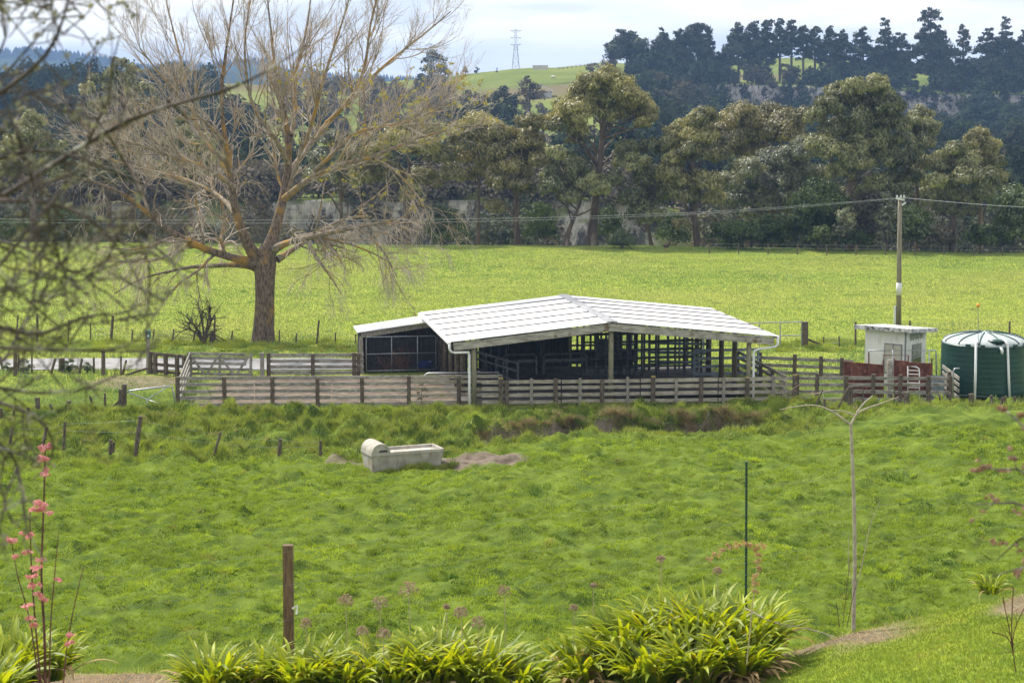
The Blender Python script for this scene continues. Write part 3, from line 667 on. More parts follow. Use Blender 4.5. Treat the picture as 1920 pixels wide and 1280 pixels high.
# front of the shed: five rails, alternating brown posts and grey battens
fa, fb2 = P(1.05, -.28, -.16), P(13.35, -.28, -.30)
ln = [fa, fb2]
board_fence('rail_fence', 'five-rail timber fence along the open front of the shed', 'timber yard fences', ln, [.06, .31, .575, .84, 1.08], fr_of(ln, [939, 950, 996, 1042, 1086, 1128, 1176, 1223, 1266, 1313, 1356, 1399, 1448, 1489]), M['rail2'], M['post'], 1.18, postmats=[M['post'], M['post'], M['greypost'], M['post'], M['greypost'], M['post'], M['greypost'], M['post'], M['greypost'], M['post'], M['greypost'], M['post'], M['greypost'], M['post']])
# left yard front
la, lb, lc = atz(333, 763, -.1), atz(767, 760, -.12), atz(942, 758, -.14)
board_fence('rail_fence', 'weathered five-rail fence along the front of the empty dirt yard', 'timber yard fences', [la, lb], [.08, .34, .60, .86, 1.10], fr_of([la, lb], [334, 422, 511, 596, 680, 766]), M['rail'], M['post'], 1.12)
board_fence('rail_fence', 'short sagging fence between the dirt yard fence and the shed post', 'timber yard fences', [lb + [.06, 0, 0], lc], [.10, .35, .60, .86, 1.10], fr_of([lb, lc], [859, 938]), M['rail2'], M['post'], 1.15, jitter=.05)
# right yard front
ra, rb_ = atz(1493, 756, -.28), atz(1783, 757, -.2)
board_fence('rail_fence', 'four-rail grey fence in front of the rusty red panels', 'timber yard fences', [ra, rb_], [.16, .46, .74, 1.0], fr_of([ra, rb_], [1494, 1531, 1585, 1636, 1686, 1739, 1782]), M['rail'], M['post'], 1.14, rh=.13)
q0 = atz(1784, 752, -.2); q1 = atz(1766, 735, 0)
board_fence('rail_fence', 'stub of boards at the corner of the fence beside the green tank', 'timber yard fences', [atz(1797, 760, -.2), q1], [.3, .55, .8, 1.05], [.5], M['rail'], M['post'], 1.05)
# yard fence seen between shed and hut
ma, mb_ = atz(1420, 704, 0), atz(1600, 712, 0)
board_fence('rail_fence', 'low three-rail brown fence between the shed and the rusty panels', 'timber yard fences', [ma, mb_], [.18, .47, .77], fr_of([ma, mb_], [1425, 1490, 1540, 1578]), M['rail'], M['post'], .95)
# race fence running from the back of the shed towards the front right corner
da, db_ = atz(1384, 700, 0), atz(1474, 752, 0)
board_fence('rail_fence', 'slanting race fence with pale boards beside the shed right post', 'timber yard fences', [da, db_], [.15, .42, .68, .92], [.02, .28, .52, .76], M['rail2'], M['post'], .95)
# back fence between the yard and the gravel lane
ba, bb2 = atz(503, 706, 0), atz(683, 706, 0)
board_fence('rail_fence', 'four-rail fence with the gravel lane behind it left of the lean-to', 'timber yard fences', [ba, bb2], [.17, .42, .66, .91], fr_of([ba, bb2], [504, 587, 664, 672]), M['rail'], M['post'], .98)
sa, sb = atz(283, 700, 0), atz(350, 706, 0)
board_fence('rail_fence', 'dark brown two-rail fence beside the green meter box', 'timber yard fences', [sa, sb], [.12, .42, .84], fr_of([sa, sb], [284, 293, 313, 334, 348]), M['post'], M['post'], .92)
va, vb = atz(357, 706, 0), atz(336, 762, -.1)
board_fence('rail_fence', 'side fence of pale boards running forward at the left end of the dirt yard', 'timber yard fences', [va, vb], [.2, .46, .72, .98], [.03, .97], M['rail'], M['post'], 1.0, postw=.12)

# old timber field gate, leaning on the back fence
tg = thing('field_gate', 'old grey timber gate with diagonal braces leaning beside the back yard fence', 'gate', atz(410, 708, 0))
A = lambda px, z, off=0: np.array([*(atz(px, 707, 0)[:2] + [0, off]), z])
for z in (.14, .35, .58, .80, .98): MB().beam(A(352, z + .02), A(474 - 12 * (z > .5), z - .03), .035, .11).build('board', M['rail'], tg)
for a, b in ((358, 1), (470, 1), (412, 1)): MB().beam(A(a, .03, -.04), A(a + 2, 1.0, -.04), .11, .04, up=(0, 1, 0)).build('upright', M['rail'], tg)
for a, b in ((360, 410), (412, 468)):
    MB().beam(A(a, .9, -.09), A((a + b) / 2, .1, -.09), .03, .10).build('brace', M['rail'], tg); MB().beam(A((a + b) / 2 + 3, .1, -.125), A(b, .9, -.125), .03, .10).build('brace', M['rail'], tg)
MB().box(A(492, .5), (.16, .12, 1.05)).build('post', M['greypost'], tg)

# tube field gate on the left
ug = thing('tube_gate', 'low galvanised tube gate with V braces hung beside a brown post', 'gate', atz(282, 762, -.1))
B = lambda px, py, Y=74.6: at(px, py, Y)
MB().tube([B(236, 736), B(242, 732.5), B(318, 723.5), B(323, 726), B(326, 740), B(328.5, 766)], .032, 7).build('frame', M['steel'], ug, smooth=True)
MB().tube([B(237, 735), B(256, 741, 74.55), B(276, 748.5, 74.55), B(313, 726, 74.55)], .024, 6).build('brace', M['steel'], ug, smooth=True)
MB().tube([B(276, 748, 74.55), B(276.5, 770, 74.55)], .022, 6).tube([B(276, 749, 74.55), B(326, 765, 74.55)], .02, 6).build('brace', M['steel'], ug, smooth=True)
MB().tube([B(233, 775, 74.7), B(233, 720, 74.7)], [.1, .095], 9).build('post', M['post'], ug); MB().tube([B(227, 775, 74.6), B(227, 729, 74.6)], [.1, .1], 9).build('post', M['post'], ug)
MB().beam(B(226, 750, 74.6), B(205, 770, 74.9), .08, .08).build('stay', M['post'], ug)

# wire fences: posts are parts of their fence
def wire_fence(name, label, posts, wires, extra=None, wr=.004, sag=.0, group='wire fences', mat=None):
    """posts: (px, bottom py, top py, lean px, radius) with distance Y ; wires: fractions of post height"""
    t = None; tops = []; posts = sorted(posts)
    for (px, pb, pt, le, r, Y) in posts:
        b = at(px, pb, Y); top = at(px + le, pt, Y)
        if t is None: t = thing(name, label, 'fence', b, group)
        d = top - b; MB().tube([b - d * .25, b + d * .5, top], [r * 1.05, r, r * .92], 7).build('post', mat or M['post'], t)
        tops.append((b, top))
    for h in wires:
        pts = []
        for b, top in tops:
            if np.linalg.norm(top - b) > .42: pts.append(b + (top - b) * h)
        if len(pts) < 2: continue
        q = []
        for a, b in zip(pts, pts[1:]):
            for k in range(4):
                f = k / 4; q.append(a + (b - a) * f - [0, 0, sag * 4 * f * (1 - f)])
        q.append(pts[-1]); MB().tube(q, wr, 4).build('wire', M['wire'], t)
    return t
yb = lambda py: atz(0, py, 0)[1]
pf = lambda l: [(px, pb, pt, le, r, yb(pb)) for px, pb, pt, le, r in l]
wire_fence('wire_fence', 'sagging wire fence with thin dark posts along the field edge left of the bare tree',
    pf([(30, 640, 592, 4, .04), (70, 643, 588, 0, .06), (128, 642, 600, 1, .04), (170, 640, 605, 0, .035), (208, 642, 592, 4, .07), (247, 641, 618, 2, .04), (286, 640, 617, 3, .035), (323, 643, 617, 3, .04), (362, 644, 620, 4, .04), (402, 640, 591, 1, .045), (434, 642, 620, 2, .04)]), (.35, .6, .85), sag=.03)
wire_fence('wire_fence', 'wire fence with thin dark posts between the bare tree and the lean-to',
    pf([(524, 646, 618, 0, .035), (555, 646, 624, 1, .04), (594, 646, 601, 4, .05), (629, 646, 623, 0, .035), (667, 647, 626, 0, .035)]), (.5, .85), sag=.02)
wire_fence('wire_fence', 'wire fence with spindly stakes across the field behind the white hut',
    pf([(1545, 648, 631, -1, .035), (1574, 650, 630, -1, .035), (1604, 648, 603, 0, .05), (1640, 648, 622, 0, .035), (1706, 640, 601, 0, .05), (1774, 640, 630, 0, .03), (1892, 645, 602, 1, .05), (1985, 645, 606, 0, .05)]), (.4, .85), sag=.02)
wire_fence('wire_fence', 'wire fence of mixed posts along the near side of the gravel lane',
    pf([(-40, 700, 660, 0, .07), (6, 695, 668, -6, .05), (29, 705, 655, 0, .09), (35, 700, 664, 0, .04), (60, 700, 665, 0, .04), (96, 700, 672, 8, .06), (116, 697, 671, 0, .14), (149, 700, 672, 5, .06), (176, 700, 670, 0, .05), (194, 704, 656, 0, .09), (227, 703, 668, 0, .04), (230, 702, 675, 7, .05)]), (.5, .85))
wire_fence('wire_fence', 'old leaning posts and wire running from the tube gate to the left below the lane',
    [(-30, 800, 760, 0, .06, 72.5), (8, 815, 765, -6, .06, 72), (26, 800, 768, 0, .05, 72.2), (57, 797, 764, -4, .06, 72.6), (75, 806, 745, -5, .10, 72.8), (102, 783, 757, -8, .05, 73.3), (131, 780, 751, -2, .10, 73.6), (177, 776, 742, -8, .05, 74), (197, 769, 737, 0, .05, 74.3)], (.5, .85), sag=.02)
wire_fence('wire_fence', 'broken fence of leaning stakes across the hummocky gully left of the trough',
    [(-30, 880, 828, 0, .06, 63), (20, 826, 800, 4, .05, 66), (80, 838, 800, 8, .06, 66), (120, 833, 790, 2, .05, 65.5), (207, 846, 824, 1, .06, 64.5), (212, 844, 828, 2, .05, 64.4), (254, 854, 780, 10, .08, 64), (300, 855, 843, 4, .05, 64), (398, 864, 810, 16, .045, 63.6), (352, 862, 852, 0, .04, 63.5), (523, 862, 822, 3, .07, 63.5), (601, 852, 826, 0, .05, 64)], (.6, .9), sag=.02, wr=.0025)
wire_fence('wire_fence', 'row of short stakes in rough grass in front of the tank and right yard fence',
    [(1546, 775, 748, 0, .05, 74.4), (1531, 756, 730, 12, .03, 74.8), (1575, 758, 727, 15, .045, 74.7), (1594, 752, 724, 0, .10, 74.9), (1618, 760, 728, 0, .03, 74.7), (1637, 762, 728, 0, .04, 74.7), (1677, 762, 728, 0, .03, 74.7), (1700, 766, 735, 0, .11, 74.5), (1745, 770, 737, -2, .045, 74.2), (1765, 773, 738, -4, .04, 74.0), (1781, 770, 737, 0, .06, 74.2), (1821, 772, 738, 0, .11, 74.0), (1861, 776, 741, -3, .07, 73.8), (1875, 776, 744, 5, .06, 73.7), (1884, 772, 742, 1, .05, 73.8), (1902, 768, 743, 0, .05, 73.9)], (.45, .9))

# strainer post, stay and tall tube gate behind the right corner of the shed
gt = thing('strainer_gate', 'pale tube stock gate closing onto a thick strainer post in the field', 'gate', atz(1509, 650, 0))
Yg = yb(650)
MB().beam(at(1509.5, 656, Yg), at(1509.5, 603, Yg), .26, .26, up=(0, 1, 0)).build('post', M['post'], gt)
MB().beam(at(1514, 636, Yg), at(1545, 648, Yg), .10, .10).build('stay', M['post'], gt)
tb = MB()
for a, b in (((1384, 606), (1503, 603.5)), ((1384, 630), (1503, 629)), ((1384, 657), (1503, 655)), ((1463, 604), (1463, 656)), ((1384, 606), (1384, 657)), ((1424, 605), (1424, 656)), ((1503, 603), (1503, 656))):
    tb.tube([at(*a, Yg), at(*b, Yg)], .03, 6)
tb.build('frame', M['steel'], gt)

# ------------------------------------------------------------------ pipe-rail pens inside and behind the shed
def pen(label, p0, p1, heights, uprights, mat, r=.035, flat=False, rt=None):
    t = thing('pipe_rail_pen', label, 'stock pen', p0, 'pipe rail pens of the milking shed'); p0 = np.asarray(p0, float); p1 = np.asarray(p1, float)
    for h in heights:
        rm = MB()
        if flat: rm.beam(p0 + [0, 0, h], p1 + [0, 0, h], .04, .11)
        else: rm.tube([p0 + [0, 0, h], p1 + [0, 0, h]], rt or r, 6)
        rm.build('rail', mat, t)
    for f in uprights:
        q = p0 + (p1 - p0) * f; MB().tube([q + [0, 0, -.05], q + [0, 0, max(heights) + .06]], r * 1.15, 6).build('upright', mat, t)
    return t
pen('dark steel pen across the middle of the shed behind the front fence', P(6.2, 6.4, 0), P(11.3, 6.4, 0), (.45, .8, 1.15, 1.5, 1.85), (0, .12, .2, .38, .44, .5, .62, .72, .86, 1), M['darksteel'], .045)
pen('tall dark pen at the back right of the shed with the green field behind', P(6.3, 9.4, 0), P(9.2, 9.4, 0), (.5, 1.0, 1.45, 1.9, 2.3), (0, .1, .2, .3, .37, .46, .7, 1), M['darksteel'], .05)
pen('dense dark rails crossing the right-hand bay of the shed', P(8.6, 7.9, 0), P(11.4, 8.3, 0), (.3, .6, .95, 1.3, 1.65, 2.0), (0, .1, .22, .3, .45, .6, .72, .86, 1), M['darksteel'], .045)
pen('blue grey rail yard beyond the right-hand shed posts', P(8.6, 12.5, 0), P(12.6, 11.0, 0), (.35, .75, 1.15, 1.55, 1.95), (0, .25, .5, .75, 1), M['bluesteel'], .04, True)
pen('blue grey rails running beside the right-hand shed posts', P(9.5, 8.2, 0), P(11.9, 7.4, 0), (.4, .8, 1.2, 1.6, 1.95), (0, .5, .96, 1), M['bluesteel'], .04, True)
pen('low blue grey rails ending at the right-hand shed corner', P(10.6, 4.8, 0), P(13.4, 4.8, 0), (.3, .62, .95, 1.28), (0, .4, .96), M['bluesteel'], .04, True)
pen('dark race on the left of the shed with upright pipes against the field', P(1.2, 8.8, 0), P(3.4, 8.8, 0), (1.1, 1.5, 1.9), (0, .15, .3, .42, .55, .7, .85, 1), M['darksteel'], .045)
pen('sloping timber-sided race at the left inside the shed', P(1.5, 7.5, 0), P(2.9, 2.6, 0), (.5, .9, 1.2), (0, .2, .4, .6, .8, 1), M['darksteel'], .05)
bl = thing('bail_rails', 'pair of pale low bail rails in front of the dark back wall', 'stock pen', P(4.2, 4.4, 0))
for w0, w1 in ((2.6, 3.95), (4.25, 6.0)):
    MB().tube([P(w0, 4.4, .5), P(w0, 4.4, 1.22), P(w0 + .1, 4.4, 1.32), P(w1 - .1, 4.4, 1.32), P(w1, 4.4, 1.22), P(w1, 4.4, .5)], .045, 6).build('hoop', M['darksteel'], bl)
    MB().beam(P(w0, 4.42, 1.05), P(w1, 4.42, 1.05), .05, .13).build('board', M['darksteel'], bl)
    MB().beam(P(w0 + .05, 4.5, .75), P(w1, 4.5, .68), .05, .16).build('board', M['darkwall'], bl)
cr_ = thing('cattle_crush', 'dark steel head crush standing beside the centre post of the shed', 'cattle crush', P(7.6, 7.2, 0))
for x in (7.0, 7.75, 8.0, 8.35): MB().box(P(x, 7.2, 1.15), (.16, .2, 2.3), W3).build('upright', M['darksteel'], cr_)
MB().box(P(7.25, 7.1, 1.2), (.5, .3, .7), W3).build('side_plate', M['darksteel'], cr_)
MB().tube([P(7.3, 7.2, 2.45), P(7.85, 7.2, 2.35), P(8.2, 7.2, 2.15), P(8.4, 7.2, 1.8)], .06, 6).tube([P(6.2, 7.2, 2.55), P(7.9, 7.2, 2.5)], .04, 6).build('head_bar', M['darksteel'], cr_)
MB().beam(P(6.3, 7.0, .55), P(8.5, 7.0, .55), .1, .5).build('kick_board', M['darkwall'], cr_)
MB().beam(P(6.3, 9.1, .55), P(9.0, 9.1, .55), .08, .6).build('kick_board', M['darkwall'], cr_)
ur = MB().tube([at(795, 712, 77.2), at(796, 703, 77.2), at(803, 699.5, 77.2), at(935, 698, 77.2)], .035, 7).tube([at(935, 698, 77.2), at(936, 730, 77.2)], .035, 7)
tag(ur.build('tube_rail', M['steel'], None, at(800, 720, 77.2), smooth=True), 'bent galvanised pipe rail behind the sagging fence', 'rail')

# ------------------------------------------------------------------ white hut
hb = np.array([*at(1695, 735, 79.5)[:2], 0.0]); th = math.radians(38)
HA = np.array([-math.cos(th), math.sin(th), 0]); HB = np.array([math.cos(math.radians(52)), math.sin(math.radians(52)), 0])
hl, hr, hh = 1.80, 1.86, 2.24
hut = thing('pump_hut', 'small off-white hut with flat mouldy roof beside the green water tank', 'hut', hb)
H = lambda a, b, z: hb + HA * a + HB * b + np.array([0, 0, z])
wb = MB().hexa([H(0, 0, -.1), H(0, hr, -.1), H(hl, hr, -.1), H(hl, 0, -.1)], [H(0, 0, hh), H(0, hr, hh - .16), H(hl, hr, hh - .16), H(hl, 0, hh)])
wall = wb.build('wall', M['hut'], hut)
ov = .34
MB().hexa([H(-ov, -ov, hh + .01), H(-ov, hr + ov, hh - .19), H(hl + ov, hr + ov, hh - .19), H(hl + ov, -ov, hh + .01)], [H(-ov, -ov, hh + .17), H(-ov, hr + ov, hh - .03), H(hl + ov, hr + ov, hh - .03), H(hl + ov, -ov, hh + .17)]).build('roof', M['hutroof'], hut)
def wallpanel(face, a0, a1, z0, z1, mat, name, par, off=.02):
    n = (-HB if face == 'l' else -HA) * off
    f = (lambda a, z: H(a, 0, z)) if face == 'l' else (lambda a, z: H(0, a, z))
    c = [f(a0, z0), f(a1, z0), f(a1, z1), f(a0, z1)]
    return MB().hexa([c[0] - n * .2, c[1] - n * .2, c[2] - n * .2, c[3] - n * .2], [x + n for x in c]).build(name, mat, par)
wf_ = wallpanel('l', .12, .92, .5, 1.72, M['frame'], 'window', hut, .025)
wallpanel('l', .17, .49, .55, 1.67, M['curtain'], 'pane', wf_, .034); wallpanel('l', .54, .87, .55, 1.67, M['curtain'], 'pane', wf_, .034)
wf_ = wallpanel('r', .60, 1.42, .45, 1.66, M['frame'], 'window', hut, .025)
wallpanel('r', .66, 1.36, 1.1, 1.60, M['mould'], 'pane', wf_, .034); wallpanel('r', .66, 1.36, .5, 1.07, M['window'], 'pane', wf_, .034)
MB().beam(H(-.02, -.02, 0), H(-.02, -.02, hh), .06, .06, up=(0, 1, 0)).build('corner_pipe', M['frame'], hut)
mo = MB()
for k in range(14):
    a = .38 + k * .085; mo.hexa(*[[H(-.004 - z_, a, hh - .28 - .16 * abs(math.sin(k * 1.9)) - .0), H(-.004 - z_, a + .085, hh - .28 - .16 * abs(math.sin((k + 1) * 1.9))), H(-.004 - z_, a + .085, hh - .12), H(-.004 - z_, a, hh - .12)] for z_ in (0, .008)])
mo.build('mould_stain', M['mould'], hut)

# rusty panels in front of the hut
rp = thing('rusty_panel', 'rust red sheet panel with a rising top edge left of the hut', 'panel', atz(1620, 742, 0), 'rusty red yard panels'); Yp = 77.4
def slab(pts, Y, th_=.04, yy=None):
    f = [at(px, py, Y if yy is None else yy[i]) for i, (px, py) in enumerate(pts)]; return MB().hexa([p + [0, th_, 0] for p in f], f)
slab([(1582, 746), (1656, 746), (1656, 686), (1582, 680)], Yp).build('sheet', M['rust'], rp)
slab([(1582, 680), (1656, 686), (1656, 684), (1582, 677)], Yp - .03, .06).build('top_rail', M['rust'], rp)
for px in (1583, 1629, 1656): MB().tube([at(px, 748, Yp - .06), at(px, 660 if px == 1629 else 676, Yp - .06)], .03, 6).build('upright', M['rust'], rp)
rp = thing('rusty_panel', 'darker rust red sheet panels right of the timber slab below the hut window', 'panel', atz(1712, 742, 0), 'rusty red yard panels')
slab([(1676, 746), (1703, 746), (1703, 677), (1676, 675)], Yp).build('sheet', M['rust'], rp); slab([(1704, 746), (1748, 746), (1748, 681), (1704, 679)], Yp + .2).build('sheet', M['rust'], rp)
MB().tube([at(1656, 690, Yp - .05), at(1656, 666, Yp - .05), at(1703, 666, Yp - .05), at(1703, 746, Yp - .05)], .028, 6).build('frame', M['rust'], rp)
for px in (1677, 1747): MB().tube([at(px, 748, Yp - .08), at(px, 672, Yp - .08)], .03, 6).build('upright', M['rust'], rp)
tag(slab([(1664, 746), (1674, 746), (1673, 674), (1664, 675)], Yp - .12, .12).build('timber_slab', M['fascia'], None, at(1668, 745, Yp)), 'upright bare timber slab between the two rusty panels', 'timber')
pr = MB().tube([at(1629, 700, Yp + .3), at(1629, 657, Yp + .3), at(1753, 656.5, Yp + .3), at(1755, 660, Yp + .3), at(1756, 706, Yp + .3)], .03, 7)
for px in (1674, 1742): pr.tube([at(px, 656, Yp + .3), at(px, 735, Yp + .3)], .022, 6)
tag(pr.build('pipe_rail', M['steel'], None, at(1690, 735, Yp + .3), smooth=True), 'horizontal galvanised pipe rail in front of the white hut', 'rail')
lg = thing('small_gate', 'little rounded white tube gate in front of the rusty panels', 'gate', at(1712, 745, 76.6))
MB().tube([at(1702, 745, 76.6), at(1702, 686, 76.6), at(1718, 687.5, 76.6), at(1723, 691, 76.6), at(1724, 698, 76.6), at(1724, 745, 76.6)], .024, 7).build('frame', M['whitepipe'], lg, smooth=True)
for y in (694, 701, 709, 717, 726, 735): MB().tube([at(1702, y, 76.6), at(1724, y + .8, 76.6)], .016, 6).build('bar', M['whitepipe'], lg)
tag(MB().hexa(*[[at(1746, 745, y_), at(1770, 745, y_), at(1770, 704, y_), at(1746, 703, y_)] for y_ in (77.3, 77.0)]).build('grey_bin', M['bluesteel'], None, at(1758, 745, 77.1)), 'blue grey metal bin behind the fence corner by the tank', 'bin')
hk = MB().tube([at(1787, 745, 75.6), at(1787, 696, 75.6), at(1790, 691, 75.6), at(1799, 690, 75.6)], .03, 7)
tag(hk.build('bent_pipe', M['steel'], None, at(1787, 745, 75.6), smooth=True), 'bent standpipe in front of the green tank', 'pipe')

# ------------------------------------------------------------------ water tank
tx, ty = at(1845, 700, 78.6)[:2]; tR = 1.70; tc_ = np.array([tx, ty, -.05])
tank = thing('water_tank', 'large dark green plastic water tank with a pale ribbed dome', 'water tank', tc_)
body = [(0, .0), (tR - .02, .0), (tR, .04)]
for k in range(9): z = .16 + k * .205; body += [(tR, z), (tR + .004, z + .03), (tR, z + .06)]
body += [(tR, 1.93), (tR + .015, 1.96), (tR - .03, 2.0)]
MB().lathe(tc_, body, 56).build('shell', M['tank'], tank, smooth=True)
dome = [(tR - .03, 2.0)] + [(tR * math.cos(a) * .98, 2.0 + .40 * math.sin(a)) for a in np.linspace(.12, 1.35, 9)] + [(.22, 2.40), (0, 2.405)]
dm = MB().lathe(tc_, dome, 56).build('dome', M['tanktop'], tank, smooth=True)
for k in range(12):
    a = 2 * math.pi * (k + .3) / 12
    pts = [tc_ + np.array([r * math.cos(a), r * math.sin(a), z + .012]) for r, z in dome[1:-1]]
    MB().tube(pts, .028, 6).build('rib', M['tank'], dm, smooth=True)
# man-hole, inlet, lugs (towards the camera)
fa_ = -math.pi / 2
def tp(a, r, z): return tc_ + np.array([r * math.cos(a), r * math.sin(a), z])
mhc = tp(fa_ + .10, 1.30, 2.10)
MB().lathe(mhc, [(.0, -.1), (.34, -.1), (.34, .08), (.37, .08), (.37, .13), (.0, .17)], 22).build('lid', M['tank'], tank, smooth=True)
MB().tube([tp(fa_ + .12, 1.6, 1.98), tp(fa_ + .12, 1.82, 1.96), tp(fa_ + .125, 1.86, 1.9), tp(fa_ + .13, 1.86, 1.76)], .055, 8).build('outlet', M['whitepipe'], tank, smooth=True)
for a in (-.62, -.28, .52, .9): MB().box(tp(fa_ + a, 1.70, 1.99), (.16, .12, .18), (math.cos(fa_ + a + math.pi / 2), math.sin(fa_ + a + math.pi / 2), 0)).build('lug', M['tank'], tank)
for px, pt in ((1830, 641), (1888, 640)):
    pts = [at(px + 1.5, pt - 2, 77.2), at(px, pt + 2, 76.86), at(px - 1, 700, 76.84), at(px - 2.5, 752, 76.82)]
    if px > 1850: pts = [at(px - 7, pt - 2, 77.3), at(px - 2, pt, 77.0), at(px + 1, pt + 6, 76.95), at(px + 3, 700, 76.9), at(px + 5, 747, 76.88)]
    MB().tube(pts, .05, 9).build('downpipe', M['whitepipe'], tank, smooth=True)
fp = MB().tube([at(1834, 652, 77.0), at(1834, 572, 77.0)], .011, 5).build('level_rod', M['frame'], tank)
MB().ball(at(1834, 572.5, 77.0), (.07, .07, .08), 12, 8).tube([at(1834, 571, 77), at(1834, 568.5, 77)], .02, 6).build('float_ball', M['orange'], fp, smooth=True)
tag(MB().tube([at(1863, 751, 75.4), at(1870, 759, 75.3), at(1876, 766, 75.2)], .07, 8).build('drain_pipe', M['whitepipe'], None, at(1870, 760, 75.3), smooth=True), 'short white drain pipe in the grass below the tank', 'pipe')

# ------------------------------------------------------------------ power pole with wires, meter box
pb = atz(1685, 610, 0); Yq = pb[1]
pole = thing('power_pole', 'grey timber power pole with a tin band standing behind the white hut', 'power pole', pb)
MB().tube([pb - [0, 0, .4], at(1686, 490, Yq), at(1687.5, 371, Yq)], [.14, .122, .10], 12).build('pole_shaft', M['pole'], pole, smooth=True)
MB().tube([at(1685.4, 553, Yq), at(1685.6, 530, Yq)], [.143, .141], 14).build('tin_band', M['tin'], pole, smooth=True)
MB().beam(at(1681, 372, Yq - .12), at(1696, 375, Yq - .12), .08, .10).build('cross_arm', M['tin'], pole)
for px in (1682, 1689, 1695): MB().lathe(at(px, 371.5, Yq - .12), [(.0, 0), (.05, 0), (.06, .05), (.035, .09), (.055, .12), (0, .16)], 10).build('insulator', M['tin'], pole, smooth=True)
MB().tube([at(1691, 385, Yq - .15), at(1698, 380, Yq - .15)], .05, 7).build('stay_bracket', M['tin'], pole)
MB().tube([pb + [-.22, -.05, -.2], pb + [-.22, -.05, 1.0]], .06, 6).build('cable_guard', M['tin'], pole)
for i, (dy, off) in enumerate(((0, 0), (5.5, -.1))):
    pts = [at(1685, 371 + dy * .2, Yq - .12), at(1500, 386.5 + dy * .5, Yq + 3), at(1300, 399 + dy * .6, Yq + 6), at(1050, 407.5 + dy * .8, Yq + 10), at(800, 412 + dy, Yq + 14), at(500, 413 + dy, Yq + 18), at(200, 413 + dy, Yq + 22), at(-200, 409 + dy, Yq + 28)]
    q, _ = resample(pts, [1] * len(pts), 40)
    tag(MB().tube(q, .009, 5).build('power_line', M['wire'], None, pts[0]), 'upper power wire running left from the pole' if i == 0 else 'lower power wire running left from the pole', 'wire', 'power wires')
pts = [at(1695, 371, Yq - .12), at(1760, 377, Yq - 3), at(1850, 384.5, Yq - 7), at(1930, 389, Yq - 11), at(2200, 398, Yq - 22)]
q, _ = resample(pts, [1] * len(pts), 24)
tag(MB().tube(q, .009, 5).build('power_line', M['wire'], None, pts[0]), 'power wire running right from the pole', 'wire', 'power wires')
mb0 = at(277, 700, 83.4); mt = thing('meter_post', 'green meter box with a small white label on a grey post by the lane', 'meter box', [mb0[0], mb0[1], 0])
MB().tube([[mb0[0], mb0[1], -.3], at(277.5, 632, 83.4)], [.08, .075], 9).build('post', M['greypost'], mt)
bx = at(278, 628, 83.3); bo = MB().box(bx, (.20, .16, .24)).lathe(bx + [0, 0, .12], [(.13, 0), (.12, .05), (.08, .09), (0, .10)], 14).build('box', M['box'], mt)
MB().box(bx + [.01, -.085, -.03], (.07, .01, .07)).build('label_plate', M['whitepipe'], bo)
tag(MB().beam(at(233, 704, 83.0), at(277, 690, 83.2), .09, .09).build('stay_rail', M['post'], None, at(255, 700, 83.1)), 'fallen dark stay rail slanting down from the meter post', 'rail')

# ------------------------------------------------------------------ concrete trough
tA = np.array([math.cos(math.radians(23)), math.sin(math.radians(23)), 0]); tB = np.array([-tA[1], tA[0], 0])
t0 = np.array([*atz(697, 884, 0)[:2], 0]); t0[2] = float(gz(t0[0], t0[1])) + .05
TL, TW, THh = 2.42, .98, .60
tr = thing('water_trough', 'pale concrete stock trough with a rounded hood on its left end', 'trough', t0)
T = lambda a, b, z: t0 + tA * a + tB * b + np.array([0, 0, z])
bm = MB(); ins = .11; wt = .08
sg = 8
bm.hexa([T(ins * .6, ins, -.1), T(TL - ins, ins, -.1), T(TL - ins, TW - ins, -.1), T(ins * .6, TW - ins, -.1)], [T(0, 0, THh - .09), T(TL, 0, THh - .09), T(TL, TW, THh - .09), T(0, TW, THh - .09)])
ri = .02
for (a0, a1, b0, b1) in ((-ri, TL + ri, -ri, wt), (-ri, TL + ri, TW - wt, TW + ri), (-ri, wt, wt, TW - wt), (TL - wt, TL + ri, wt, TW - wt)):
    bm.hexa([T(a0, b0, THh - .088), T(a1, b0, THh - .088), T(a1, b1, THh - .088), T(a0, b1, THh - .088)], [T(a0 + .01, b0 + .01, THh), T(a1 - .01, b0 + .01, THh), T(a1 - .01, b1 - .01, THh), T(a0 + .01, b1 - .01, THh)])
bm.build('basin', M['concrete'], tr)
hd = MB(); n = 30; hw = .62; R_ = .29
for i in range(n):
    a, b = math.pi * i / n, math.pi * (i + 1) / n
    pa = lambda an, r, bb: T(hw / 2 - math.cos(an) * r * hw / .58, bb, THh + .005 + math.sin(an) * r)
    hd.hexa([pa(a, R_, -.03), pa(b, R_, -.03), pa(b, R_ - .05, -.03), pa(a, R_ - .05, -.03)], [pa(a, R_, TW + .03), pa(b, R_, TW + .03), pa(b, R_ - .05, TW + .03), pa(a, R_ - .05, TW + .03)])
for bb in (-.012, TW - .03):
    pts = [T(hw / 2 - math.cos(math.pi * i / n) * (R_ - .01) * hw / .58, bb, THh + .005 + math.sin(math.pi * i / n) * (R_ - .01)) for i in range(n + 1)]
    back = [p + tB * .04 for p in pts]; m_ = n + 1
    hd.add(pts + back + [T(hw / 2, bb, THh), T(hw / 2, bb + .04, THh)], [[i, i + 1, m_ + i + 1, m_ + i] for i in range(n)], [[2 * m_, i + 1, i] for i in range(n)] + [[2 * m_ + 1, m_ + i, m_ + i + 1] for i in range(n)])
hood = hd.build('hood', M['concrete'], tr)
MB().box(T(hw * .62, -.034, THh + .055), (.26, .012, .05), tA).build('slot', M['black'], hood)
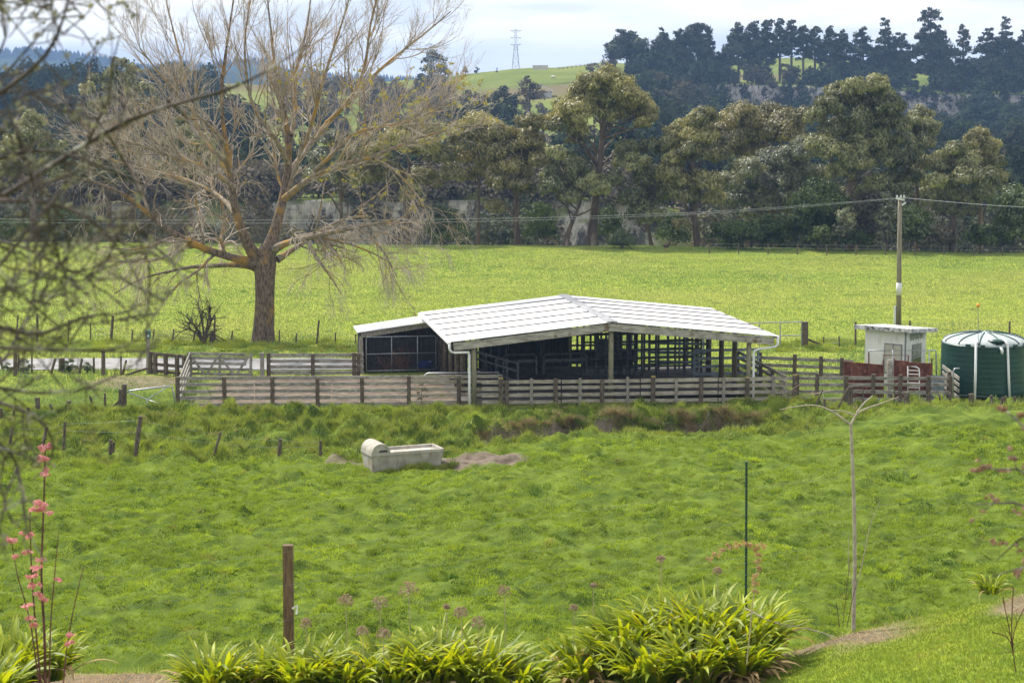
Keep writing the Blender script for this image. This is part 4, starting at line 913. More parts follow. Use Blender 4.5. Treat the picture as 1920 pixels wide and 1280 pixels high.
# ------------------------------------------------------------------ big bare tree
def bigtree():
    Y0 = 93.9; base = atz(493, 645, 0); t = thing('bare_tree', 'large bare poplar with orange lichen on its spreading limbs', 'tree', base)
    def limb(pts, k=14):
        c = [at(p[0], p[1], Y0 + p[2]) for p in pts]; r = [p[3] * (.82 if p[3] < 14 else 1) * Y0 / F for p in pts]; return resample(c, r, k)
    tr = [limb([(493, 652, 0, 27), (493, 642, 0, 23), (495, 610, 0, 19), (497, 560, 0, 18), (497, 520, 0, 18.5), (496, 496, 0, 22), (498, 478, 0, 19), (504, 462, 0, 16)], 18)]
    # main limbs: (px, py, depth, radius px)
    limbs = [
     [(504, 470, 0, 15), (515, 440, 0, 13), (524, 405, .3, 11), (533, 365, .5, 10), (541, 320, .8, 9), (546, 262, 1, 7.5), (534, 215, 1.2, 6), (522, 172, 1.4, 5), (514, 120, 1.6, 3.6), (508, 60, 1.8, 2.4), (500, -25, 2, 1.4)],
     [(486, 492, 0, 15), (466, 462, -.4, 13), (446, 438, -.8, 10.5), (440, 405, -1, 9.5), (440, 370, -1.2, 8.5), (432, 330, -1.5, 7), (424, 270, -1.8, 5.5), (412, 200, -2, 4.2), (416, 130, -2.2, 3.2), (430, 60, -2.4, 2.2), (440, -20, -2.5, 1.3)],
     [(480, 496, 0, 14), (455, 486, -.6, 10), (425, 482, -1.1, 8.6), (390, 470, -1.8, 8.2), (348, 452, -2.4, 7.6), (315, 432, -2.9, 7), (283, 408, -3.3, 6), (250, 372, -3.8, 4.8), (215, 352, -4.2, 3.6), (170, 340, -4.6, 2.2)],
     [(484, 500, 0, 11), (460, 498, .6, 7), (425, 494, 1.2, 5.6), (395, 502, 1.8, 5), (358, 497, 2.2, 4.2), (318, 510, 2.8, 3.2), (270, 517, 3.4, 2.4), (215, 550, 4, 1.5)],
     [(358, 458, -2.3, 5), (330, 470, -1.5, 4), (300, 487, -.8, 3), (262, 492, -.2, 2.2), (205, 490, .4, 1.2)],
     [(346, 452, -2.4, 5), (322, 442, -2.2, 3), (290, 460, -2.8, 2.6), (245, 470, -3.2, 2), (190, 462, -3.6, 1.2)],
     [(510, 470, 0, 12), (535, 455, -.8, 7.5), (575, 446, -1.6, 6.2), (620, 436, -2.4, 5.5), (665, 425, -3, 4.6), (705, 420, -3.4, 3.6), (742, 411, -3.8, 2)],
     [(520, 487, 0, 9), (548, 468, .6, 6), (575, 452, 1.2, 4.6), (605, 428, 1.8, 3.6), (650, 408, 2.4, 2.8), (690, 405, 3, 2)],
     [(530, 375, .5, 9), (555, 355, -.4, 7.4), (585, 330, -1.2, 6.6), (610, 315, -1.8, 6), (650, 305, -2.4, 5.4), (695, 298, -3, 4.8), (720, 288, -3.4, 4), (755, 268, -3.8, 3.2), (790, 255, -4.2, 2.6), (845, 243, -4.6, 1.5)],
     [(538, 330, .8, 8), (560, 300, 1.6, 7), (585, 268, 2.4, 6.6), (612, 230, 3, 6.2), (645, 198, 3.6, 5.6), (675, 170, 4, 5), (710, 130, 4.4, 4), (740, 106, 4.7, 3.2), (790, 70, 5, 2.4), (845, 22, 5.4, 1.4)],
     [(560, 300, 1.6, 6), (575, 262, .6, 5.4), (590, 215, 0, 4.6), (602, 165, -.6, 4), (618, 110, -1, 3.2), (640, 50, -1.4, 2.2), (660, -20, -1.6, 1.3)],
     [(612, 230, 3, 5), (640, 210, 1.8, 4.4), (680, 150, 1, 3.6), (690, 90, .5, 3), (695, 30, 0, 2.2), (715, -25, -.4, 1.4)],
     [(590, 320, -1.4, 5), (625, 290, -2.6, 4.2), (660, 245, -3.6, 3.6), (720, 238, -4.4, 3.2), (780, 226, -5, 2.4), (850, 190, -5.4, 1.3)],
     [(541, 310, .8, 6), (520, 262, -1, 5), (497, 235, -2, 4.4), (470, 205, -2.8, 3.6), (462, 140, -3.4, 3), (455, 80, -4, 2.2), (470, 0, -4.4, 1.3)],
     [(546, 255, 1, 6), (556, 205, 2.4, 5), (548, 150, 3, 4.2), (566, 95, 3.6, 3.2), (578, 40, 4, 2.4), (585, -25, 4.4, 1.4)],
     [(432, 330, -1.5, 6), (405, 290, -.6, 5), (372, 250, .2, 4.2), (356, 200, .8, 3.6), (345, 130, 1.4, 3), (325, 60, 2, 2), (310, -5, 2.4, 1.2)],
     [(438, 350, -1.4, 6), (395, 318, -2.6, 4.8), (350, 300, -3.6, 4), (290, 282, -4.6, 3.2), (230, 262, -5.4, 2.4), (175, 250, -6, 1.4)],
     [(440, 400, -1, 6), (420, 372, .6, 5), (380, 348, 1.8, 4.2), (330, 330, 2.8, 3.4), (270, 318, 3.6, 2.4), (210, 300, 4.4, 1.4)],
     [(424, 270, -1.8, 5), (390, 232, -3, 4), (340, 190, -4, 3.2), (300, 140, -4.8, 2.4), (262, 90, -5.4, 1.4)],
     [(283, 408, -3.3, 4), (262, 350, -2.2, 3.2), (235, 300, -1.4, 2.6), (205, 240, -.8, 1.6)],
     [(416, 480, -1.2, 4), (412, 452, 1.0, 5), (420, 432, 1.4, 4.4), (424, 400, 1.8, 3.4), (410, 360, 2.2, 2.4), (380, 330, 2.6, 1.6)],
     [(700, 298, -3, 3.6), (730, 310, -2, 3), (770, 350, -1.4, 2.6), (800, 395, -1, 2), (815, 420, -.8, 1.4)],
     [(665, 425, -3, 3.6), (690, 440, -3.6, 3), (720, 470, -4, 2.2), (745, 520, -4.4, 1.4)],
     [(575, 452, 1.2, 3.4), (590, 480, .6, 3), (610, 505, 0, 2.2), (640, 550, -.6, 1.2)],
     [(600, 445, -2, 3), (650, 455, -1.4, 2.6), (690, 470, -1, 2), (730, 490, -.6, 1.3)],
    ]
    L = [limb(l) for l in limbs]
    C = np.stack([a for a, b in L]); R = np.stack([b for a, b in L])
    tv, tq = tubes(np.array([tr[0][0]]), np.array([tr[0][1]]), 22); cv, cq = tubes(C[:2], R[:2], 14)
    v, q = join([(tv, tq), (cv, cq), tubes(C[2:4], R[2:4], 12)])
    cc = (v - base); v = v + .05 * (fbm(np.arctan2(cc[:, 1], cc[:, 0]) * 5 + 40, cc[:, 2] * .9, 3, 3) - .5)[:, None] * np.array([1, 1, .2])
    mk('trunk', v, [q], M['bark'], t, smooth=True)
    v, q = tubes(C[4:], R[4:], 9); mk('limbs', v, [q], M['limb'], t, smooth=True)
    # weeping low limbs against upswept crown
    low = (C[:, -1, 2] < 8.2)
    Cu, Ru, Cl, Rl = C[~low], R[~low], C[low], R[low]
    b1, s1 = grow(Cu, Ru, 16, 3.5, 34, k=7, t0=.18, up=.15, wob=.09, rf=.42, rmin=.013, taper=.42, tipL=.55)
    l1, z1 = grow(Cl, Rl, 11, 2.7, 48, k=7, t0=.15, up=-.06, wob=.13, rf=.45, rmin=.012, taper=.4, tipL=.75)
    v, q = join([tubes(b1, s1, 5), tubes(l1, z1, 5)]); mk('branches', v, [q], M['limb'], t, smooth=True)
    b2, s2 = grow(b1, s1, 8, 1.75, 34, k=5, t0=.15, up=.12, wob=.09, rf=.62, rmin=.0095, taper=.5)
    l2, z2 = grow(l1, z1, 7, 1.35, 42, k=6, t0=.15, up=-.22, wob=.12, rf=.6, rmin=.0085, taper=.5)
    b3, s3 = grow(b2, s2, 5, .85, 32, k=4, t0=.2, up=.08, wob=.10, rf=.8, rmin=.0072, taper=.6)
    l3, z3 = grow(l2, z2, 4, .75, 36, k=4, t0=.2, up=-.18, wob=.12, rf=.8, rmin=.0060, taper=.6)
    print('twigs', len(b2), len(l2), len(b3), len(l3))
    v, q = join([tubes(b2, s2, 3), tubes(l2, z2, 3), tubes(b3, s3, 3), tubes(l3, z3, 3)]); mk('twigs', v, [q], M['twig'], t)
    # last leaves
    sel = np.concatenate([l2[:, -1], b2[:, -1]]); pxs, pys = pxof(sel[:, 0], sel[:, 1], sel[:, 2])
    wgt = ((pxs > 520) & (pys > 120) & (pys < 400)); sel = sel[wgt]; sel = sel[rng.permutation(len(sel))[:240]]
    bl = [(p[0], p[1], p[2], .16) for p in sel]
    v, q, tt = leafcloud(bl, 90, .11, .8, sub=4); mk('leaves', v, [q], M['yleaf'], t, tint=tt)
bigtree()

# ------------------------------------------------------------------ gum trees along the far edge of the field
def gum(label, base, trunk, blobs, mat='gum', Y=157., dens=1700, size=.26, tr=.20, cat='tree', group='gum trees at the far edge of the field', name='gum_tree', bark='gumbark', limbs=True, asp=.36, droop=.7, sub=26, spread=1.6, stems=1, subr=.42, outw=.8):
    zb = float(gz(at(base[0], 460, Y)[0], Y)); b0 = at(base[0], 465, Y); b0[2] = zb - .3
    t = thing(name, label, cat, b0, group)
    pts = [b0] + [at(x, y, Y) for x, y in trunk]; rad = np.linspace(tr, tr * .28, len(pts)); rad[0] *= 1.25
    C, R = resample(pts, rad, 12)
    B = []
    for (x, y, r) in blobs:
        dy = rng.uniform(-1, 1) * spread; p = at(x, y, Y + dy); B.append((p[0], p[1], p[2], 1.1 * r * Y / F))
    cs = [C]; rs = [R]
    if limbs:
        zt = C[:, 2]
        for (x, y, z, r) in B:
            cand = np.where(zt < z - .25 * r)[0]
            i = int(cand[-1] if len(cand) else 4); i = max(3, i - int(rng.integers(0, 4)))
            p0 = C[min(i, 11)]; e = np.array([x, y, z - .1 * r]); mid = p0 * .45 + e * .55 - [0, 0, .15 * np.linalg.norm(e - p0) * rng.uniform(0, 1)]
            mid += rng.normal(size=3) * .25
            c, rr = resample([p0, mid, e], [min(R[min(i, 11)] * .6, .12), .06, .02], 12); cs.append(c); rs.append(rr)
    cs = np.stack(cs); rs = np.stack(rs)
    tw, tr2 = grow(cs[1:], rs[1:], 5, 1.0, 45, k=4, t0=.45, rmin=.012) if len(cs) > 1 else (None, None)
    pr = [tubes(cs[:1], rs[:1], 9), tubes(cs[1:], rs[1:], 5)] + ([tubes(tw, tr2, 3)] if tw is not None else [])
    v, q = join([a for a in pr if len(a[0])]); mk('trunk', v, [q], M[bark], t, smooth=True)
    v, q, tt = leafcloud(B, dens, size, asp, droop, sub=sub, subr=subr, outw=outw); mk('crown', v, [q], M[mat], t, tint=tt)
    return t
# tall umbrella gum
gum('tallest slender gum with an umbrella crown and forked pale upper limbs', (1107, 462), [(1113, 401), (1121, 334), (1127, 277), (1133, 225), (1135, 180)],
 [(1141, 153, 30), (1109, 159, 28), (1164, 167, 28), (1092, 180, 28), (1130, 178, 36), (1174, 188, 28), (1194, 196, 27), (1211, 209, 23), (1218, 222, 16), (1184, 212, 28), (1066, 203, 26), (1053, 220, 25), (1042, 238, 20), (1080, 213, 32), (1113, 210, 30), (1150, 214, 28), (1084, 244, 22), (1076, 263, 16), (1205, 232, 14)], Y=156, tr=.40)
gum('gum with two light limbs low on its trunk left of the tall umbrella gum', (974, 458), [(966, 400), (965, 373), (972, 339), (981, 289)],
 [(989, 234, 24), (1012, 234, 20), (932, 255, 32), (981, 266, 32), (946, 292, 34), (993, 300, 33), (916, 311, 28), (967, 322, 33), (978, 353, 23), (930, 345, 23), (930, 392, 20), (1014, 302, 24), (1004, 270, 20)], 'gumgold', Y=157, tr=.26)
gum('thin stemmed gum with a wispy yellowish crown behind the bare tree twigs', (896, 458), [(897, 400), (899, 317), (895, 270)],
 [(877, 246, 28), (902, 240, 32), (888, 260, 28), (862, 262, 24), (915, 275, 24), (868, 300, 26), (892, 330, 20)], 'gumgold', Y=160, tr=.17)
gum('leaning dark gum just left of the tall umbrella gum', (1060, 461), [(1066, 430), (1076, 412), (1092, 370), (1090, 330)],
 [(1052, 343, 30), (1064, 313, 30), (1042, 291, 20), (1040, 353, 24), (1106, 350, 29), (1084, 328, 27), (1066, 370, 20), (1128, 356, 22), (1030, 330, 18)], 'gumdark', Y=154, tr=.22)
gum('low forking gum with drooping grey-green foliage right of the tall umbrella gum', (1223, 464), [(1219, 445), (1212, 415), (1208, 370), (1210, 320)],
 [(1211, 373, 32), (1235, 365, 28), (1185, 373, 26), (1225, 407, 26), (1197, 401, 24), (1209, 334, 28), (1192, 311, 26), (1220, 279, 21), (1175, 280, 23), (1169, 302, 23), (1150, 340, 22), (1240, 330, 20)], 'gumdark', Y=155, tr=.18)
gum('round-headed gum on a dark trunk forked near the ground', (1311, 466), [(1304, 430), (1301, 390), (1297, 340), (1298, 290)],
 [(1321, 226, 26), (1299, 234, 28), (1276, 254, 28), (1259, 269, 23), (1250, 282, 16), (1310, 260, 30), (1299, 287, 26), (1268, 303, 25), (1256, 328, 25), (1274, 345, 26), (1321, 294, 26), (1324, 343, 28), (1304, 371, 24), (1282, 367, 24), (1276, 422, 16), (1336, 372, 20)], 'gum', Y=154, tr=.30)
gum('broad brownish-gold gum canopy between the round-headed gum and the biggest gum', (1400, 464), [(1402, 400), (1405, 330), (1410, 280)],
 [(1393, 223, 32), (1436, 221, 32), (1370, 234, 28), (1466, 229, 30), (1498, 225, 24), (1417, 252, 36), (1460, 250, 36), (1370, 266, 30), (1490, 258, 33), (1397, 283, 30), (1345, 250, 26), (1355, 290, 26)], 'gumgold', Y=166, tr=.28, dens=1500)
gum('grey-green gum with drooping foliage in front of the golden canopy', (1455, 466), [(1452, 420), (1450, 370), (1452, 320)],
 [(1452, 303, 34), (1446, 332, 28), (1484, 297, 30), (1475, 350, 33), (1419, 350, 28), (1512, 283, 32), (1496, 324, 30), (1405, 322, 28), (1440, 380, 26), (1500, 372, 26), (1530, 330, 24), (1370, 340, 24), (1392, 378, 24), (1462, 392, 24), (1352, 376, 20), (1412, 402, 20)], 'gumgrey', Y=158, tr=.25)
gum('biggest gum, billowing dense crown rising highest right of centre', (1598, 467), [(1596, 410), (1592, 352), (1600, 290), (1612, 220)],
 [(1643, 163, 25), (1601, 167, 23), (1570, 175, 23), (1628, 182, 29), (1655, 186, 26), (1581, 196, 33), (1551, 204, 26), (1531, 220, 23), (1632, 207, 33), (1670, 204, 26), (1670, 234, 30), (1612, 234, 36), (1570, 250, 33), (1643, 266, 33), (1688, 270, 26), (1612, 273, 33), (1655, 297, 33), (1561, 289, 30), (1700, 307, 28), (1608, 309, 28), (1708, 334, 21), (1537, 273, 26), (1577, 324, 26), (1556, 362, 26), (1600, 372, 28), (1642, 350, 28), (1664, 342, 24), (1588, 402, 22), (1690, 362, 22)], 'gumdark', Y=152, tr=.5, dens=1900)
gum('slim gum with a reddish trunk tucked behind the right side of the biggest gum', (1722, 468), [(1720, 400), (1718, 330), (1722, 275)],
 [(1729, 221, 24), (1714, 236, 21), (1744, 242, 21), (1729, 258, 24), (1740, 272, 17), (1712, 290, 18), (1735, 310, 22), (1722, 340, 22), (1738, 368, 20)], 'gumdark', Y=159, tr=.24)
gum('dense olive gum on an orange trunk right of the power pole', (1786, 470), [(1786, 440), (1786, 420), (1788, 370), (1795, 320)],
 [(1788, 290, 26), (1770, 309, 26), (1811, 309, 26), (1788, 336, 33), (1819, 340, 30), (1757, 344, 24), (1847, 336, 26), (1768, 363, 23), (1826, 374, 21), (1795, 372, 24), (1770, 392, 22), (1812, 396, 24), (1842, 366, 22), (1746, 376, 20)], 'gumdark', Y=150, tr=.34, dens=1900)
gum('taller olive gum behind the orange-trunked one, rightmost of the gums', (1840, 470), [(1838, 420), (1838, 340), (1840, 290)],
 [(1839, 256, 20), (1827, 270, 24), (1854, 279, 22), (1843, 305, 26), (1866, 305, 18), (1874, 332, 16), (1860, 350, 20), (1830, 300, 20)], 'gum', Y=156, tr=.25)
# behind the bare tree
gum('gum with a reddish trunk standing behind the right side of the bare tree', (765, 458), [(766, 400), (769, 340), (766, 290)],
 [(700, 292, 30), (740, 268, 30), (790, 280, 30), (832, 296, 30), (682, 330, 28), (730, 330, 30), (792, 338, 30), (660, 300, 24), (760, 246, 24), (812, 252, 24), (846, 330, 22), (770, 365, 22)], 'gum', Y=157, tr=.26)
gum('grey-green gum between the leaders of the bare tree', (640, 458), [(640, 400), (638, 350), (640, 310)],
 [(640, 290, 30), (610, 300, 26), (670, 300, 26), (600, 330, 26), (645, 335, 28), (680, 262, 22), (620, 262, 22)], 'gumgrey', Y=162, tr=.2)
gum('dark trunked gum behind the left leader of the bare tree', (362, 457), [(360, 420), (357, 390), (350, 340), (345, 300)],
 [(345, 262, 30), (312, 280, 28), (380, 275, 28), (330, 312, 28), (300, 318, 24), (372, 318, 26), (352, 236, 22), (405, 300, 22), (350, 345, 22)], 'gumdark', Y=158, tr=.3)
gum('grey gum seen through the bare tree left limbs', (205, 456), [(205, 400), (204, 350), (200, 300)],
 [(205, 272, 32), (170, 290, 28), (240, 290, 28), (190, 322, 28), (226, 330, 28), (150, 326, 24), (205, 240, 24)], 'gumgrey', Y=160, tr=.25)
gum('gum behind the lichen covered foreground twigs at the left edge', (62, 455), [(62, 400), (60, 350), (60, 300)],
 [(60, 262, 32), (25, 280, 30), (98, 285, 28), (45, 318, 30), (85, 322, 28), (5, 320, 26), (60, 230, 24), (120, 320, 22)], 'gumdark', Y=158, tr=.28)
gum('dark bushy evergreen rising above the rest left of the bare tree', (232, 456), [(232, 300), (232, 200), (230, 150)],
 [(225, 122, 15), (248, 134, 17), (212, 142, 17), (240, 158, 22), (205, 170, 22), (268, 168, 20), (225, 190, 26), (262, 200, 24), (190, 200, 22), (178, 150, 14), (165, 170, 16), (240, 230, 28), (285, 196, 18)], 'gumdark', Y=205, tr=.3, group='dark trees beyond the field', name='evergreen_tree', bark='darkbark', dens=360, size=.4, asp=.5)
# shrubs at their feet
SH = 'shrubs along the far field edge'
def shrub(label, x, blobs, mat='bush', Y=152., dens=620, size=.24, name='shrub', asp=.5, droop=.2):
    blobs = [(a, b_, r * 1.25) for a, b_, r in blobs]
    gum(label, (x, 462), [(x, 452), (x, blobs[0][1])], blobs, mat, Y, dens, size, .06, 'shrub', SH, name, 'darkbark', True, asp, droop, spread=1.0)
shrub('small bright yellow-green rounded bush at the foot of the tall umbrella gum', 1165, [(1165, 448, 15), (1150, 455, 12), (1180, 455, 12), (1165, 458, 14)], 'brightbush', 151, 800, .16)
shrub('large dark green shrub under the grey-green gum left of the biggest gum', 1530, [(1530, 378, 36), (1510, 392, 28), (1552, 390, 28), (1530, 418, 34), (1505, 430, 26), (1560, 420, 26), (1535, 446, 24)], 'bush', 150)
shrub('bright green young shrub in front of the large dark shrub', 1538, [(1540, 436, 13), (1530, 446, 13), (1552, 446, 12), (1540, 456, 12)], 'brightbush', 148)
shrub('grey upright sapling with pale stem left of the power pole', 1585, [(1585, 415, 15), (1580, 432, 15), (1592, 428, 12), (1584, 402, 12)], 'gumgrey', 148, 420)
shrub('brown twiggy bush below the biggest gum', 1632, [(1632, 375, 26), (1620, 395, 24), (1645, 400, 24), (1628, 420, 22), (1616, 440, 18), (1640, 440, 20)], 'scrub', 152, 560)
shrub('tall silvery green sapling close to the left of the power pole', 1662, [(1664, 385, 14), (1668, 402, 16), (1658, 418, 16), (1666, 436, 15), (1655, 440, 12), (1662, 370, 10)], 'gumgrey', 148, 560)
shrub('light green bushy tree directly right of the power pole', 1708, [(1706, 405, 24), (1722, 420, 24), (1700, 428, 22), (1738, 435, 20), (1712, 444, 20), (1728, 450, 18)], 'brightbush', 149)
shrub('olive bush under the orange-trunked gum', 1838, [(1836, 440, 18), (1820, 450, 15), (1850, 452, 15), (1866, 440, 18), (1880, 452, 14)], 'bush', 147)
shrub('feathery pale green bush at the right edge of the field', 1900, [(1900, 372, 24), (1880, 388, 22), (1918, 392, 24), (1892, 410, 22), (1922, 420, 22), (1880, 425, 18), (1905, 440, 20), (1950, 400, 24), (1945, 430, 24)], 'brightbush', 149, 480)
shrub('dark low shrub at the foot of the golden canopy', 1372, [(1374, 437, 24), (1350, 442, 20), (1398, 440, 22), (1374, 456, 18)], 'bush', 151)
shrub('dense dark shrub beneath the grey-green gum', 1430, [(1428, 434, 24), (1452, 424, 24), (1412, 448, 18), (1474, 440, 22), (1446, 452, 18)], 'bush', 150)
shrub('green undergrowth bush between the big gum and the brown bush', 1600, [(1606, 446, 16), (1590, 456, 12), (1622, 455, 13)], 'bush', 148)
shrub('brownish undergrowth bush between the pole and the orange-trunked gum', 1760, [(1760, 442, 18), (1776, 452, 14), (1745, 455, 13)], 'scrub', 148)
shrub('grey leafless thicket left behind the bare tree', 290, [(290, 420, 26), (265, 436, 22), (320, 430, 24), (240, 440, 22), (345, 440, 20)], 'scrub', 160, 300)
shrub('dark thicket left of the leaning gum', 1015, [(1012, 400, 22), (1020, 425, 22), (1004, 440, 18), (1030, 440, 16)], 'bush', 160, 420)
shrub('low dark thicket behind the foreground twigs at the left edge', 110, [(110, 420, 26), (80, 436, 24), (140, 434, 26), (40, 436, 24), (170, 440, 22), (5, 434, 26)], 'bush', 160, 420)
shrub('grey bush between the bare tree leaders', 470, [(470, 400, 26), (440, 420, 24), (500, 425, 24), (470, 440, 22), (540, 438, 22)], 'scrub', 161, 260)
shrub('dark bush between the two reddish gum trunks', 830, [(832, 410, 24), (815, 430, 22), (852, 430, 22), (832, 448, 18)], 'bush', 160, 380)
shrub('dark bush beside the low forking gum', 1262, [(1262, 420, 20), (1250, 440, 18), (1275, 445, 18)], 'bush', 160, 420)
shrub('shadowy bush between the leaning gum and the tall gum trunk', 1140, [(1140, 410, 22), (1150, 430, 18), (1130, 436, 18)], 'bush', 161, 380)
# net of wire along the tree line
wire_fence('boundary_fence', 'low boundary fence in the shade along the foot of the far trees', [(x, 471 + (x - 1300) * .012, 455 + (x - 1300) * .012, 0, .05, 145) for x in range(1330, 1990, 55)], (.5, .9), wr=.004)

# ------------------------------------------------------------------ hillside wood: one mass
def wood(name, label, regions, mat, dens, size, flat=1.1):
    B = []
    for (u0, u1, y0, y1, n, r0, r1) in regions:
        for _ in range(n):
            u = random.uniform(u0, u1); Y = random.uniform(y0, y1); x, y, z = hz(u, Y); r = random.uniform(r0, r1)
            for k in range(3): B.append((x + random.uniform(-.5, .5) * r, y + random.uniform(-.5, .5) * r, z + r * (.45 + .55 * k), r * (1 - .2 * k)))
    v, q, tt = leafcloud(B, dens, size, .6, .2, flat, sub=9, subr=.55)
    return tag(mk(name, v, [q], mat, tint=tt, loc=(0, 400, 0)), label, 'wood', kind='stuff')
wood('hillside_wood', 'dark wood covering the slope below the cliffs',
 [(1170, 1960, 235, 330, 120, 2.2, 4.2), (1180, 1980, 330, 440, 150, 2.5, 4.6), (1190, 1980, 440, 510, 120, 2.4, 4.2), (1480, 1660, 500, 545, 34, 2.6, 4.4), (1830, 1980, 500, 545, 34, 2.6, 4.4), (1200, 1345, 500, 545, 30, 2.6, 4.2), (1330, 1980, 223, 300, 150, 1.6, 3.2), (700, 1200, 228, 260, 90, 1.2, 2.4), (-120, 400, 400, 530, 110, 2.0, 3.6), (1180, 1350, 470, 580, 50, 2.6, 4.6),
  (830, 1180, 245, 330, 46, 1.6, 3.0), (850, 980, 330, 400, 24, 2.2, 3.6), (-120, 830, 235, 300, 110, 1.6, 3.2), (-120, 470, 300, 400, 90, 2.0, 3.8), (560, 800, 330, 430, 30, 1.2, 2.4), (1820, 1980, 540, 560, 20, 3, 5)], M['forest'], 16, 1.15)
wood('hill_scrub', 'brown scrub on the hillside left of the tall gum', [(470, 830, 260, 430, 90, .9, 2.0), (530, 850, 430, 575, 150, .9, 2.2), (-120, 1200, 240, 300, 120, .9, 1.9), (880, 1150, 380, 470, 36, .8, 1.6), (860, 1130, 300, 380, 24, .9, 1.8), (1100, 1150, 560, 590, 6, 1, 2)], M['scrub'], 26, .8)
wood('cliff_scrub', 'dark scrub hanging on the cliff top', [(1330, 1980, 557, 572, 90, 1.4, 2.8), (1340, 1980, 540, 552, 50, 1.4, 2.6), (1330, 1980, 553.6, 556, 60, .9, 1.9), (1560, 1980, 572, 600, 50, 2.0, 3.4), (1180, 1340, 560, 600, 24, 1.8, 3.0), (1455, 1505, 545, 555, 16, 1.8, 3.0)], M['forest'], 22, .9)
wood('bluff_scrub', 'grey scrub along the foot and lip of the pale bluff', [(-100, 1340, 225, 236, 300, .8, 1.9), (-100, 560, 223, 227, 90, 1.2, 2.4), (660, 720, 222.5, 226, 26, 1.2, 2.3), (790, 850, 222.5, 226, 26, 1.2, 2.3), (930, 960, 222.5, 226, 14, 1.2, 2.2), (1000, 1060, 222.5, 226, 24, 1.2, 2.4), (1120, 1200, 222.5, 226, 34, 1.3, 2.4), (250, 1300, 219.5, 222, 34, .8, 1.6), (250, 1300, 222.4, 224, 30, .5, 1.0)], M['scrub'], 40, .5)

def valley_scrub():
    B = []
    for _ in range(420):
        u = random.uniform(-120, 1980); Y = random.uniform(168, 208); x = (u - 960) / F * Y * 1.01; z = float(gz(x, Y)); g_ = vn(np.array(u * .012), np.array(2.0), 19); r = random.uniform(1.2, 2.4)
        if 590 < u < 1330 and float(g_) < .55 and random.random() < .95: continue
        hgt = (3.4 + 4.5 * float(g_)) * random.uniform(.6, 1.1)
        if u > 1340: hgt *= 1.7; r *= 1.25
        for k in range(3): B.append((x + random.uniform(-.5, .5) * r, Y + random.uniform(-.5, .5) * r, z + hgt * (k + .7) / 3, r * (1 - .12 * k)))
    v, q, tt = leafcloud(B, 70, .5, .5, .3, 1.1, sub=12, subr=.5)
    tag(mk('valley_scrub', v, [q], M['valley'], tint=tt, loc=(0, 190, -7)), 'shadowy scrub in the river valley behind the gum trunks', 'wood', kind='stuff')
valley_scrub()

# distinct trees on the hill
def hilltree(label, u, Y, blobs, mat='cypress', dens=26, size=1.0, group=None, name='hill_tree', trunk_top=None, tr=.35, asp=.5, sub=10, flat=.75, cat='tree'):
    x, y, z = [float(a) for a in hz(np.array(u), np.array(Y))]; base = np.array([x, y, z]); t = thing(name, label, cat, base, group); sc = Y / F
    B = []
    for (bx, by, r) in blobs:
        p = at(bx, by, Y + random.uniform(-1, 1) * 2); B.append((p[0], p[1], p[2], r * sc))
    top = at(u, trunk_top if trunk_top else min(b[1] for b in blobs) + 4, Y)
    C, R = resample([base - [0, 0, 1], base * .5 + top * .5, top], [tr, tr * .8, tr * .3], 12); cs, rs = [C], [R]
    for (bx, by, bz, r) in B:
        i = int(np.argmin(np.abs(C[:, 2] - (bz - .4 * r)))); c, rr = resample([C[i], [bx, by, bz]], [tr * .4, tr * .15], 12); cs.append(c); rs.append(rr)
    v, q = tubes(np.stack(cs), np.stack(rs), 5); mk('trunk', v, [q], M['darkbark'], t)
    v, q, tt = leafcloud(B, dens, size, asp, .25, flat, sub=sub, subr=.5); mk('crown', v, [q], M[mat], t, tint=tt); return t
CY = 'row of cypresses along the cliff top'
def cyp(label, u, top, bot, wdt, seed, tiers=12, lean_=0, gapy=None):
    """layered cypress: flat branch tiers on a visible trunk"""
    rs = random.Random(seed); bl = []
    for k in range(tiers):
        f = k / (tiers - 1); y = top + 5 + (bot - top - 5) * f; wd = wdt * (.34 + .66 * min(1, f * 1.7)) * rs.uniform(.55, 1.2)
        for s in (-1, 0, 1):
            if s == 0 and f > .75: continue
            if rs.random() < .07: continue
            if s: bl.append((u + lean_ * (1 - f) + s * wd * rs.uniform(.75, 1.08), y + rs.uniform(0, 6), max(2.6, wd * .26)))
            bl.append((u + lean_ * (1 - f) + s * wd * .55 + rs.uniform(-3, 3), y + rs.uniform(-6, 6), max(5.5, wd * .54 * rs.uniform(.7, 1.25))))
    return hilltree(label, u, 575, bl, 'cypress', 75, .75, CY, 'cypress_tree', top + 6, .4, flat=.75, sub=14)
